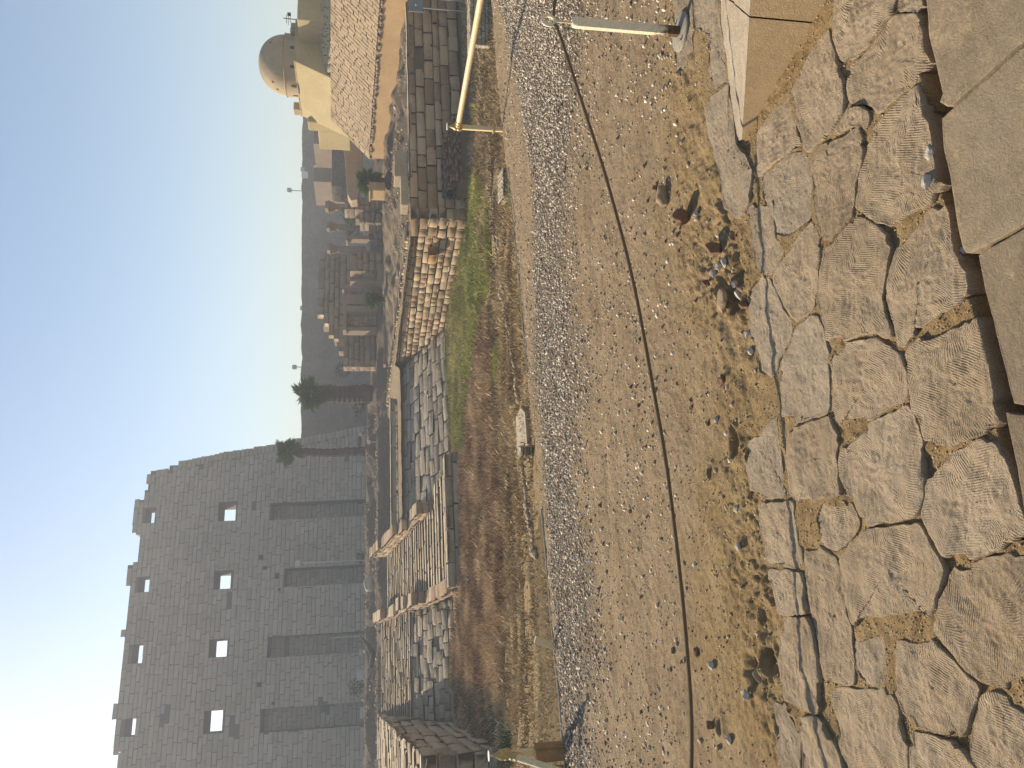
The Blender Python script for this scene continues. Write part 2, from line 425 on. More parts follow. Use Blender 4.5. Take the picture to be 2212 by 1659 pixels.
def put_blocks(root, name, items, mat, limit=300, rest='small_blocks'):
    # items: (centre of front face, along, up, outward normal, length, height, depth)
    sc = []
    for k, it in enumerate(items):
        P = it[0]; d = max(1, (P - Vector((0, 0, H0))).length)
        sc.append((-(it[4] * it[5]) / d ** 2 * (1 if in_view(P) else 1e-3), k))
    sc.sort(); chosen = set(k for _, k in sc[:limit])
    base = WL[root]; RV, RF, RR = [], [], []; nb = 0
    for k, (P, e1, e2, n, L, Hh, D) in enumerate(items):
        vi = (k * 7 + int(abs(P.x * 13 + P.z * 7))) % NVAR
        ctr = P - n * (D * .5)
        if k in chosen:
            o = bpy.data.objects.new(name, var_mesh(vi, mat, name)); COL.objects.link(o); o.parent = root
            R = Matrix((e1, n, e2)).transposed().to_4x4()
            mm = Matrix.Translation(ctr - base) @ R @ Matrix.Diagonal((L, D, Hh, 1))
            o.matrix_basis = mm
        else:
            V, Fc = (ROUGH if mat.name in RMATS else VARS)[vi]
            B = np.array([np.array(e1) * L, np.array(n) * D, np.array(e2) * Hh])
            RV.append(V @ B + np.array(ctr - base)); RF.append(Fc + nb); nb += len(V); RR.append(np.full(len(V), (vi + .5) / NVAR))
    if RV:
        me = npmesh(rest, np.concatenate(RV), np.concatenate(RF), np.concatenate(RR)); me.materials.append(mat)
        o = bpy.data.objects.new(rest, me); COL.objects.link(o); o.parent = root; o['kind'] = 'stuff'
        WL[o] = base
def lay(s0, s1, t0, t1, ch, lmin, lmax, rnd=random, jit=.0, chj=.15):
    """courses of block rectangles (s0,s1,t0,t1)"""
    out = []; t = t0; row = 0
    while t < t1 - ch * .35:
        h = ch * (1 + rnd.uniform(-chj, chj)); te = min(t + h, t1)
        if t1 - te < ch * .4: te = t1
        s = s0 - rnd.uniform(0, lmin)
        while s < s1:
            L = rnd.uniform(lmin, lmax); a, b = max(s, s0), min(s + L, s1)
            if b - a > lmin * .25: out.append((a, b, t, te, row))
            s += L
        t = te; row += 1
    return out

# ================================================================ TERRAIN
EDGE_PX = [(-420, 1258), (-150, 1232), (0, 1219), (64, 1214), (155, 1207.5), (293, 1193), (507, 1175), (660, 1161), (853, 1139), (972, 1129), (1047, 1122), (1294, 1095), (1378, 1086), (1480, 1076), (1659, 1060), (1900, 1040)]
EDGE = [gz(u, v, 0) for (u, v) in EDGE_PX]
ex = np.array([p.x for p in EDGE]); ey = np.array([p.y for p in EDGE])
o_ = np.argsort(ex); ex, ey = ex[o_], ey[o_]
def edge_y(x): return np.interp(x, ex, ey)
GB = [gz(u, v, 0) for (u, v) in [(-300, 1330), (0, 1308), (300, 1292), (700, 1262), (1000, 1250), (1250, 1246), (1500, 1275), (1659, 1290), (1800, 1300)]]
GT = [gz(u, v, 0) for (u, v) in [(-300, 1240), (300, 1196), (600, 1175), (850, 1152), (1050, 1150), (1250, 1148), (1450, 1118), (1659, 1075), (1800, 1060)]]
def ln(P, x):
    a = np.array([p.x for p in P]); b = np.array([p.y for p in P]); o = np.argsort(a); return np.interp(x, a[o], b[o])
SB = [gz(u, v, 0) for (u, v) in [(-200, 1640), (200, 1560), (500, 1520), (800, 1490), (1100, 1440), (1300, 1420), (1500, 1430), (1800, 1440)]]
# dark footprints / hollows in the sand (px)
HOLES = [(700, 1590, .05), (235, 1660, .045), (215, 1625, .055),
         (1010, 1590, .055), (1040, 1560, .05), (1075, 1600, .05), (90, 1560, .035), (640, 1540, .03)]
HOLES = [(gz(u, v, 0), r) for (u, v, r) in HOLES]

# ---- slabs (points in the three enlargements I measured from)
def ZA(pts): return [S(2700 + x / 1.508, y / 1.508) for x, y in pts]
def ZB(pts): return [S(2800 + x / 1.508, 1000 + y / 1.508) for x, y in pts]
def ZC(pts): return [S(2800 + x / 1.620, 2000 + y / 1.620) for x, y in pts]
def ZD(pts): return [S(2000 + x / 1.508, y / 1.508) for x, y in pts]
def SS(pts): return [S(x, y) for x, y in pts]
SLABS = [
 ('s', ZA([(1460, -200), (2500, -200), (2500, -60), (2009, 290), (1610, 640), (1572, 560), (1530, 370), (1490, 210)])),
 ('s', ZA([(2500, -20), (2500, 1000), (2009, 1355), (1730, 1505), (1700, 1500), (1670, 1400), (1622, 1100), (1612, 1040), (1572, 880), (1562, 705), (1628, 650), (2018, 305)])),
 ('s', SS([(3879, 1005), (4032, 922), (4260, 800), (4260, 1640), (4019, 1590), (3989, 1464), (3942, 1285), (3906, 1139)])),
 ('s', SS([(3992, 1622), (4260, 1664), (4260, 2240), (4080, 2100), (4040, 1850), (4012, 1720)])),
 ('c', ZA([(930, -90), (1290, -90), (1262, 0), (1200, 100), (1100, 230), (1040, 305), (948, 325), (907, 200), (912, 80)])),
 ('c', ZA([(1275, 92), (1388, 72), (1436, 180), (1460, 300), (1496, 378), (1398, 440), (1288, 528), (1190, 672), (1005, 617), (988, 500), (1012, 402), (1102, 320), (1202, 150)])),
 ('g', ZA([(1285, -60), (1450, -60), (1452, 52), (1380, 72), (1285, 84), (1275, 30)])),
 ('c', ZA([(862, 195), (895, 370), (935, 480), (950, 672), (880, 752), (742, 872), (694, 760), (655, 560), (705, 420), (800, 250)])),
 ('c', ZA([(965, 660), (1040, 628), (1106, 660), (1086, 736), (940, 784), (905, 772)])),
 ('c', ZA([(615, 565), (645, 700), (692, 862), (560, 952), (445, 1030), (430, 800), (505, 685)])),
 ('c', ZA([(772, 930), (1052, 750), (1052, 900), (1003, 1225), (878, 1420), (808, 1340), (768, 1150), (766, 1000)])),
 ('c', ZA([(1192, 698), (1418, 538), (1436, 620), (1495, 880), (1532, 1060), (1590, 1096), (1400, 1210), (1270, 1300), (1162, 1322), (1046, 1216), (1046, 1100), (1116, 880)])),
 ('g', ZA([(470, 1048), (600, 920), (688, 888), (745, 970), (755, 1290), (690, 1352), (600, 1400), (545, 1380), (470, 1150)])),
 ('c', SS([(3403, 861), (3472, 890), (3506, 960), (3508, 1034), (3494, 1099), (3486, 1179), (3528, 1322), (3470, 1300), (3363, 1306), (3270, 1332), (3260, 1285), (3228, 1159), (3256, 1013), (3288, 962)])),
 ('c', SS([(3560, 975), (3650, 873), (3742, 795), (3764, 875), (3783, 981), (3815, 1053), (3828, 1160), (3740, 1213), (3649, 1272), (3611, 1286), (3578, 1355), (3547, 1350), (3529, 1278), (3500, 1182), (3508, 1100), (3535, 1020)])),
 ('c', SS([(3200, 860), (3240, 1024), (3234, 1080), (3212, 1155), (3208, 1195), (3138, 1264), (3090, 1196), (3050, 1113), (3060, 1060), (3104, 1003), (3166, 932)])),
 ('g', SS([(2956, 826), (3048, 800), (3066, 942), (3094, 998), (3052, 1058), (3022, 1078), (2983, 1040), (2974, 1000)])),
 ('g', SS([(2998, 1092), (3046, 1112), (3084, 1202), (3122, 1278), (3110, 1350), (3070, 1432), (3042, 1478), (3002, 1464), (2968, 1330), (2948, 1224), (2958, 1146), (2980, 1108)])),
 ('g', ZB([(650, 368), (684, 452), (694, 650), (712, 818), (692, 940), (560, 975), (435, 950), (418, 780), (436, 630), (526, 450)])),
 ('c', ZB([(1000, 512), (1124, 600), (1172, 700), (1172, 826), (1122, 872), (960, 948), (758, 988), (740, 800), (730, 650), (806, 578)])),
 ('c', ZB([(1612, 378), (1640, 480), (1680, 700), (1730, 880), (1776, 1012), (1600, 1050), (1374, 1128), (1306, 1072), (1248, 900), (1200, 700), (1198, 560), (1400, 500)])),
 ('c', ZB([(722, 975), (752, 1100), (760, 1300), (770, 1412), (716, 1432), (495, 1440), (470, 1250), (468, 1080), (600, 1018)])),
 ('c', ZB([(1078, 950), (1166, 928), (1232, 1034), (1262, 1240), (1262, 1400), (1214, 1548), (960, 1580), (905, 1510), (866, 1430), (790, 1326), (780, 1212), (858, 1128)])),
 ('g', ZB([(394, 975), (400, 1100), (430, 1422), (330, 1424), (244, 1384), (216, 1270), (226, 1124), (300, 1088), (366, 982)])),
 ('c', SS([(3925, 1742), (3990, 1800), (4026, 1900), (4100, 2080), (4050, 2122), (3911, 2142), (3728, 2180), (3686, 2096), (3666, 2020), (3701, 1864), (3782, 1806)])),
 ('c', SS([(3001, 2000), (3128, 1986), (3148, 2123), (3160, 2214), (3030, 2218), (3001, 2062)])),
 ('c', SS([(3248, 1986), (3300, 1996), (3360, 1996), (3380, 2060), (3376, 2106), (3335, 2152), (3296, 2172), (3242, 2108), (3226, 2040)])),
 ('c', ZC([(1335, 100), (1392, 200), (1462, 330), (1492, 400), (1434, 630), (1180, 650), (1020, 680), (916, 708), (878, 450), (858, 305), (926, 208), (1100, 160), (1250, 130)])),
 ('c', ZC([(626, 290), (720, 275), (812, 308), (834, 500), (872, 700), (912, 900), (924, 1056), (914, 1100), (744, 1070), (706, 900), (648, 600)])),
 ('c', ZC([(396, 408), (592, 448), (622, 636), (445, 652)])),
 ('c', ZC([(484, 738), (624, 728), (672, 850), (692, 1000), (692, 1200), (684, 1302), (594, 1262), (486, 1194), (456, 1000), (466, 850)])),
 ('g', ZC([(926, 868), (1102, 810), (1122, 900), (1112, 1066), (1058, 1102), (964, 1082), (936, 1000)])),
 ('c', ZC([(1548, 448), (1700, 400), (1996, 302), (2150, 300), (2150, 1020), (1900, 1100), (1794, 1100), (1658, 1024), (1508, 854), (1470, 778), (1490, 604)])),
 ('c', ZC([(1216, 870), (1448, 890), (1482, 906), (1632, 1064), (1710, 1152), (1692, 1236), (1632, 1400), (1440, 1390), (1326, 1360), (1238, 1246), (1208, 1100)])),
 ('c', ZC([(778, 1194), (1124, 1190), (1192, 1264), (1222, 1400), (1262, 1740), (910, 1740), (838, 1498), (796, 1350)])),
 ('g', ZC([(416, 1250), (484, 1280), (552, 1424), (592, 1740), (460, 1740), (438, 1500)])),
 ('c', ZC([(608, 1358), (694, 1358), (782, 1504), (880, 1740), (608, 1740), (606, 1500)])),
 ('c', ZC([(1326, 1480), (1398, 1490), (1594, 1550), (1690, 1659), (1730, 1760), (1306, 1760), (1316, 1600)])),
 ('c', ZC([(1826, 1200), (1996, 1312), (2160, 1380), (2160, 1760), (1800, 1760), (1710, 1600), (1698, 1400), (1746, 1238)])),
 ('g', ZD([(1186, 640), (1234, 556), (1326, 508), (1346, 650), (1364, 870), (1420, 920), (1460, 1030), (1432, 1200), (1386, 1292), (1304, 1232), (1276, 1080), (1246, 950), (1206, 800)])),
 ('g', ZD([(1104, -80), (1244, -80), (1286, 250), (1314, 480), (1240, 532), (1206, 430), (1206, 200), (1124, 150)])),
 ('g', ZD([(985, -80), (1098, -80), (1096, 300), (1040, 412), (1004, 412), (1002, 200)])),
]
TR = [gz(*S(2700 + x / 1.508, y / 1.508), 0) for x, y in [(1430, 20), (1450, 180), (1478, 300), (1500, 420), (1510, 640), (1545, 880), (1600, 1080)]] + \
     [gz(*S(2800 + x / 1.508, 1000 + y / 1.508), 0) for x, y in [(1560, -60), (1610, 200), (1690, 440), (1720, 640), (1765, 860), (1800, 990), (1840, 1180), (1870, 1330)]]
def near_h(x, y):
    """height of the near ground"""
    r = np.hypot(x, y)
    h = fbm(x * 1.1, y * 1.1, 3, 1) * .03 + fbm(x * 5, y * 5, 4, 5) * .022
    sb = ln(SB, x); sand = np.clip((sb - y) / .5, 0, 1)
    yy_ = y - .18 * x - ln(GB, x * 0)
    for c_, w_ in ((-.55, .09), (-1.35, .10)): h = h - (1 - sand) * .012 * np.exp(-((yy_ - c_ + fbm(x * .8, x * 0 + 3, 2, 151) * .25) / w_) ** 2)
    h = h + sand * (fbm(x * 9, y * 9, 3, 9) * .045 + fbm(x * 26, y * 26, 2, 14) * .014)
    h = h + (1 - sand) * fbm(x * 20, y * 20, 3, 21) * .012
    lump = np.clip(fbm(x * 1.6, y * 1.6, 3, 131) * 4 + .35, 0, 1) * sand
    rd = np.abs(fbm(x * 16, y * 16, 3, 133)) * 2
    h = h + lump * (rd * .030 - .010) + fbm(x * 45, y * 45, 2, 137) * (.006 + .012 * lump)
    for p, rr in HOLES:
        wxx = x + fbm(x * 14, y * 14, 2, 141) * rr * 1.6; wyy = y + fbm(x * 14, y * 14, 2, 144) * rr * 1.6
        d = np.hypot((wxx - p.x), (wyy - p.y) * 1.2); h = h - .038 * np.exp(-(d / rr) ** 2) + .016 * np.exp(-((d - rr * 1.6) / (rr * .6)) ** 2)
    return h
def edgelip(x, y):
    d = y - edge_y(x)
    return np.where(d > 0, -.42 * np.clip(d / .12, 0, 1) - .1 * np.clip((d - .12) / .6, 0, 1), 0)
SLABW = [(k, [gz(u, v, 0) for u, v in P]) for k, P in SLABS]
def slab_depress(x, y):
    """ground lies lower where stones are bedded"""
    inz = y < ln([gz(u, v, 0) for (u, v) in [(-300, 1720), (200, 1710), (330, 1690), (500, 1650), (650, 1620), (760, 1640), (900, 1640), (1100, 1600), (1250, 1560), (1400, 1530), (1659, 1480), (1900, 1480)]], x)
    return inz
# fan grid near the camera
NA, NR = 820, 780
_t = np.linspace(-1, 1, NA); ang = np.radians(30 * _t + 24 * _t ** 5)
yr = .9 * (11.5 / .9) ** (np.linspace(0, 1, NR) ** .92)
YY, AA = np.meshgrid(yr, np.tan(ang), indexing='ij')
XX = AA * YY
# squeeze the last rows on to the edge of the path
ye = edge_y(XX)
Hn = near_h(XX, YY)
inz = slab_depress(XX, YY)
tr = segdist(XX, YY, [(p.x, p.y) for p in TR])
insl = np.zeros(XX.shape, bool)
for k, P in SLABW: insl |= pip(XX, YY, [(p.x, p.y) for p in P])
Hn = np.where(inz, Hn * .35 + .003 + fbm(XX * 3.5, YY * 3.5, 3, 77) * .028, Hn)
Hn = Hn - np.where(insl, .035, 0)
Hn = Hn - .13 * np.exp(-(tr / .04) ** 4)
Hn = Hn + edgelip(XX, YY)
V = np.stack([XX, YY, Hn], -1).reshape(-1, 3)
idx = np.arange(NA * NR).reshape(NR, NA)
Q = np.stack([idx[:-1, :-1], idx[:-1, 1:], idx[1:, 1:], idx[1:, :-1]], -1).reshape(-1, 4)
keep = (YY - ye)[:-1, :-1].reshape(-1) < .9
Q = Q[keep]
me = npmesh('path_ground', V, Q, .5, True)
gtop, gbot = ln(GT, XX), ln(GB, XX)
wob = fbm(XX * 2, YY * 2, 4, 31) * .9 + fbm(XX * 9, YY * 9, 2, 36) * .5
grv = np.clip(np.minimum((gtop - YY) / .3, (YY - gbot) / 1.0) + wob * 1.2 + .12, 0, .85)
gold = np.clip((ln(SB, XX) - YY) / .9 + .45 + wob * 1.1 + fbm(XX * .9, YY * .9, 4, 161) * 1.4, 0, 1)
dark = np.clip(fbm(XX * 4, YY * 4, 5, 51) * 3.4 - .55, 0, 1) * np.clip((ln(SB, XX) - YY) / .5, 0, 1) * np.where(inz, 0, .6)
zone = np.stack([grv * (1 - gold), gold, dark], -1).reshape(-1, 3)
setcol(me, 'zone', zone)
me.materials.append(M['ground'])
po = bpy.data.objects.new('sandy_path', me); COL.objects.link(po); po['kind'] = 'structure'

# ---- basin floor
FLOOR = -3.4
def basin_z(x, y):
    prof = -.6 - .133 * (y - 9)
    zf = np.where(y < 9, -.5 - .1 * (y - 8), prof)
    k = .5; m_ = np.maximum(zf, FLOOR); zf = m_ + k * .25 * np.exp(-np.abs(zf - FLOOR) / k)
    return zf + fbm(x * .25, y * .25, 4, 61) * .35 + fbm(x * 1.6, y * 1.6, 3, 66) * .12 - .1
def bz1(x, y): return float(basin_z(np.array([x]), np.array([y]))[0])
def on_basin(u, v):
    z = -2.5
    for _ in range(12): p = gz(u, v, z); z = .5 * z + .5 * bz1(p.x, p.y)
    return gz(u, v, z)
def bpoly(px): return [on_basin(u, v) for (u, v) in px]
# zones in the picture, laid on the floor
GREEN1 = bpoly([(1300, 1008), (1250, 1012), (1160, 1003), (1060, 985), (960, 968), (860, 966), (760, 966), (690, 970), (684, 985), (700, 1003), (760, 1010), (860, 1022), (960, 1040), (1050, 1056), (1130, 1062), (1200, 1056), (1260, 1044), (1300, 1030)])
GREEN2 = bpoly([(905, 1068), (830, 1068), (828, 1080), (905, 1082)])
RED1 = bpoly([(60, 990), (60, 1088), (250, 1095), (500, 1092), (700, 1078), (900, 1066), (1000, 1058), (960, 1046), (860, 1026), (760, 1014), (690, 1008), (640, 998), (500, 1003), (300, 984), (150, 975)])
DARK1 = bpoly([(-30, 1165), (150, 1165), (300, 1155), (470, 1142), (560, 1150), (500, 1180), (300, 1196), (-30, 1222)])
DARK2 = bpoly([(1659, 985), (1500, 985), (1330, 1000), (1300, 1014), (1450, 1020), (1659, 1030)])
TRK = bpoly([(1010, 1098), (1050, 1086)])
NB = 420; bx = np.tan(np.linspace(math.radians(-47), math.radians(40), NB)); by = 7.0 * (75 / 7.0) ** np.linspace(0, 1, 420)
YB, AB = np.meshgrid(by, bx, indexing='ij'); XB = AB * YB
ZBm = basin_z(XB, YB)
eb = edge_y(XB)
ZBm = np.where(YB < eb + .25, np.minimum(ZBm, -.62), ZBm)
idx = np.arange(XB.size).reshape(XB.shape)
Q = np.stack([idx[:-1, :-1], idx[:-1, 1:], idx[1:, 1:], idx[1:, :-1]], -1).reshape(-1, 4)
keep = (YB - eb)[1:, 1:].reshape(-1) > -.2
Q = Q[keep]
me = npmesh('basin_floor', np.stack([XB, YB, ZBm], -1).reshape(-1, 3), Q, .5, True)
wx = XB + fbm(XB * .7, YB * .7, 4, 71) * 1.6; wy = YB + fbm(XB * .7, YB * .7, 4, 75) * 1.6
def soft(poly): 
    P = [(p.x, p.y) for p in poly]; return pip(wx, wy, P).astype(float)
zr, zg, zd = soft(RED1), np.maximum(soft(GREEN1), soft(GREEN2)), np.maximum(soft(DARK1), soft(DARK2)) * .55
zg = zg * np.clip(.7 + fbm(XB * .5, YB * .5, 4, 81) * 2.6, 0, 1)
zr = zr * (1 - zg) * np.clip(.8 + fbm(XB * .6, YB * .6, 4, 85) * 2, 0, 1)
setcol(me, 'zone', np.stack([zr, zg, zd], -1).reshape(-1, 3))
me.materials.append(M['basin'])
bo = bpy.data.objects.new('basin_ground', me); COL.objects.link(bo); bo['kind'] = 'structure'

# ---- land behind the quay
def sm(x, a, b): t_ = np.clip((x - a) / (b - a), 0, 1); return t_ * t_ * (3 - 2 * t_)
def terr_z(p, q):
    z = np.full(np.shape(p), -.5)
    left = sm(-p, -4.4, -4.2)       # p < 4.3
    z = z + left * ((q - 56) * .14 * (q > 56) - 1.15)
    wa = sm(-p, 2.9, 3.1)
    z = z + wa * (np.clip(.5 - .45 + .15 - .55 + .039 * (q - 33), -1, 2) - z)
    rightz = -.45 + (.026 + .053 * sm(p, 27, 37)) * (np.clip(q, 36, 60) - 36)
    z = z + sm(p, 22.6, 23.2) * (rightz - z)
    z = np.minimum(z, .55) + 0
    rough = fbm(p * .35, q * .35, 5, 91)
    z = z + sm(p, 24, 26) * sm(q, 37.2, 39) * (np.abs(fbm(p * .55, q * .55, 4, 191)) * 1.5 - .12) * (1 - sm(q, 60, 66))
    b1 = sm(q + rough * 3, 71.5, 73.5); b2 = sm(q + rough * 4, 79, 82)
    rise = b1 * (1.25 - z) ; z = z + rise
    z = z + b2 * 1.1 * sm(-p, -34, -24) + b2 * .6 * (1 - sm(-p, -34, -24))
    return z + rough * .28 * np.clip((q - 66) / 6, .25, 1) + fbm(p * 1.8, q * 1.8, 3, 95) * .1
def tz1(P):
    p_, q_ = P.dot(E), P.dot(A); return float(terr_z(np.array([p_]), np.array([q_]))[0])
ps = np.concatenate([np.linspace(-160, -45, 40), np.linspace(-44, 70, 430), np.linspace(72, 200, 40)])
qs = np.concatenate([np.linspace(32.5, 90, 330), np.linspace(91, 330, 60)])
QQ, PP = np.meshgrid(qs, ps, indexing='ij')
ZZ = terr_z(PP, QQ)
pc, qc = PP[:-1, :-1], QQ[:-1, :-1]
inb = ((pc > -3.3) & (pc < 4.4) & (qc < 57.4)) | ((pc >= 4.4) & (pc < 9.9) & (qc < 69)) | ((pc >= 9.9) & (pc < 22.9) & (qc < 57)) | ((pc >= 22.9) & (qc < 36.3))
idx = np.arange(PP.size).reshape(PP.shape)
Q = np.stack([idx[:-1, :-1], idx[:-1, 1:], idx[1:, 1:], idx[1:, :-1]], -1).reshape(-1, 4)[~inb.reshape(-1)]
XW = PP * E.x + QQ * A.x; YW = PP * E.y + QQ * A.y
me = npmesh('terrace', np.stack([XW, YW, ZZ], -1).reshape(-1, 3), Q, .5, True)
# terrace material: sand in front, brown earth on the mounds with their shade painted in
t = NT('terrace_earth'); co = t.pos(); zc_ = t.attr('zone', 'Color')
n1 = t.noise(co, .7, 6, .65); n2 = t.noise(co, 5, 6, .7); f = t.math('ADD', t.math('MULTIPLY', n1, .5), t.math('MULTIPLY', n2, .5))
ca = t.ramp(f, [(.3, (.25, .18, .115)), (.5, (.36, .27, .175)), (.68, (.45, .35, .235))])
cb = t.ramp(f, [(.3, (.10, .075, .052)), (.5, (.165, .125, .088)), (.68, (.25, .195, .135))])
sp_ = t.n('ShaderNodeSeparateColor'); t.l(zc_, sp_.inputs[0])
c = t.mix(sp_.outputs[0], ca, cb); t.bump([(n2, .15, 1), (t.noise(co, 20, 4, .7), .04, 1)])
M['terr'] = t.fin(c, .97, .05)
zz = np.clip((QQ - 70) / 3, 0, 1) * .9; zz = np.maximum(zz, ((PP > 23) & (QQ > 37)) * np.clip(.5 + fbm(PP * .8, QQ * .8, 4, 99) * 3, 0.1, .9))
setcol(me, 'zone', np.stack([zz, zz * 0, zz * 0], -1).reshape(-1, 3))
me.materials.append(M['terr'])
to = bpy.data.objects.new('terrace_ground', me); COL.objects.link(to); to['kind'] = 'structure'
g = G(); g.add([(-420, -60, -4.4), (420, -60, -4.4), (420, 420, -4.4), (-420, 420, -4.4)], [(0, 1, 2, 3)])
o = g.obj('desert_ground', M['terrace'], loc=(0, 0, -4.4)); o['kind'] = 'structure'

# ================================================================ NEAR PAVEMENT
pave = bpy.data.objects.new('stone_pavement', None); COL.objects.link(pave); pave['kind'] = 'structure'; WL[pave] = Vector((0, 0, 0))
def fit(P, k):
    me_ = SLABW[k][0]; oth = [Q for j, (kd, Q) in enumerate(SLABW) if j != k and (kd == 's') == (me_ == 's')]; sm_ = [Q for j, (kd, Q) in enumerate(SLABW) if j != k and (kd == 's') != (me_ == 's')]
    out = []
    X_ = np.array([p.x for p in P]); Y_ = np.array([p.y for p in P]); best = np.full(len(P), 9.0)
    for Q in oth: best = np.minimum(best, segdist(X_, Y_, [(q.x, q.y) for q in Q] + [(Q[0].x, Q[0].y)]))
    b2 = np.full(len(P), 9.0)
    for Q in sm_: b2 = np.minimum(b2, segdist(X_, Y_, [(q.x, q.y) for q in Q] + [(Q[0].x, Q[0].y)]))
    g_ = np.where(best < .062, np.maximum(best / 2 - .005, 0), .009)
    return np.where(b2 < .09, np.minimum(g_, np.where(b2 > .05, .0, -.012 if me_ != 's' else 0)), g_)
def slab(P, kind, k):
    P = [Vector((p.x, p.y, 0)) for p in P]
    c = sum(P, Vector()) / len(P); r = random.Random(k * 31 + 5)
    # resample outline
    per = [(P[(i + 1) % len(P)] - P[i]).length for i in range(len(P))]; tot = sum(per)
    n = max(60, min(180, int(tot / .014))); out = []
    smooth_kind = kind == 's'
    for j in range(n):
        s_ = tot * j / n; i = 0
        while s_ > per[i]: s_ -= per[i]; i += 1
        out.append(P[i].lerp(P[(i + 1) % len(P)], s_ / per[i]))
    # round the corners a little and break the edge
    
    amp = .002 if smooth_kind else .008
    grow = fit(out, k) if k < len(SLABW) else [0] * len(out)
    area = sum(out[j - 1].x * out[j].y - out[j].x * out[j - 1].y for j in range(n)); sg = 1 if area > 0 else -1
    nrm = []
    for j in range(n):
        tg = (out[(j + 2) % n] - out[j - 2]).normalized(); nrm.append(Vector((tg.y, -tg.x, 0)) * sg)
    jag = []
    for j, q_ in enumerate(out):
        d = (q_ - c).normalized(); v_ = mnoise.noise(Vector((q_.x * 14, q_.y * 14, k * 3.1))) * amp * 1.3 + mnoise.noise(Vector((q_.x * 45, q_.y * 45, k))) * amp * .6
        jag.append(q_ + nrm[j] * (v_ + float(grow[j])))
    rings = [(1.002, -.10), (1.002, -.012), (.998, -.003), (.992, -.0005), (.975, .0)] if not smooth_kind else [(1.002, -.2), (1.0, -.006), (.997, -.0015), (.99, 0), (.965, 0)]
    rings += [(f_, 0.0) for f_ in np.linspace(.95, .03, 26)]
    top = {'c': .014, 'g': .008, 's': .026}[kind] + r.uniform(-.006, .006)
    tilt = Vector((r.uniform(-.012, .012), r.uniform(-.012, .012), 0)) if not smooth_kind else Vector((0, 0, 0))
    ang_ = r.uniform(-.5, .5) + (math.pi / 2 if r.random() < .35 else 0) + 1.1
    ca, sa = math.cos(ang_), math.sin(ang_)
    V = []; Fc = []
    rough = {'c': 1.0, 'g': .9, 's': .25}[kind]
    for f_, dz in rings:
        for q_ in jag:
            w = c + (q_ - c) * f_
            hh = mnoise.noise(Vector((w.x * 5, w.y * 5, k))) * .012 * rough + mnoise.noise(Vector((w.x * 15, w.y * 15, k + 9))) * .007 * rough + abs(mnoise.noise(Vector((w.x * 34, w.y * 34, k + 19)))) * -.007 * rough + mnoise.noise(Vector((w.x * 70, w.y * 70, k + 29))) * .0022 * rough
            if f_ > .95: hh *= .6; 
            if f_ > .98 and not smooth_kind: hh -= max(0, mnoise.noise(Vector((w.x * 11, w.y * 11, 4)))) * .012
            zz_ = top + dz + hh + (w - c).dot(tilt)
            lx, ly = (w.x - c.x), (w.y - c.y)
            V.append((lx * ca + ly * sa, -lx * sa + ly * ca, zz_))
    nr = len(rings)
    for i in range(nr - 1):
        for j in range(n):
            j2 = (j + 1) % n; Fc.append((i * n + j, i * n + j2, (i + 1) * n + j2, (i + 1) * n + j))
    V.append((0, 0, top)); ci = len(V) - 1
    me = bpy.data.meshes.new('slab')
    Fc += [((nr - 1) * n + j, (nr - 1) * n + (j + 1) % n, ci) for j in range(n)]
    me.from_pydata(V, [], Fc)
    # orientation: make sure the top faces up
    me.update()
    if me.polygons[-1].normal.z < 0: me.flip_normals()
    for p_ in me.polygons: p_.use_smooth = True
    setrnd(me, r.random())
    me.materials.append({'c': M['slab'], 'g': M['slabgrey'], 's': M['slabsmooth']}[kind])
    o = bpy.data.objects.new('slab', me); COL.objects.link(o); o.parent = pave
    o.location = (c.x, c.y, 0); o.rotation_euler = (0, 0, ang_)
    return o
for k, (kd, P) in enumerate(SLABW): slab(P, kd, k)
# plain slabs to both sides, outside the picture, so the paving goes on
for (x0, y0, x1, y1) in [(-2.6, 1.9, -1.75, 2.6), (-2.7, 1.1, -1.5, 1.85), (1.75, 1.3, 2.5, 1.9), (1.7, 1.95, 2.4, 2.5), (-3.6, 1.5, -2.75, 2.4)]:
    slab([Vector((x0, y0, 0)), Vector((x1, y0, 0)), Vector((x1, y1, 0)), Vector((x0, y1, 0))], 'c', int(x0 * 10 + 90))

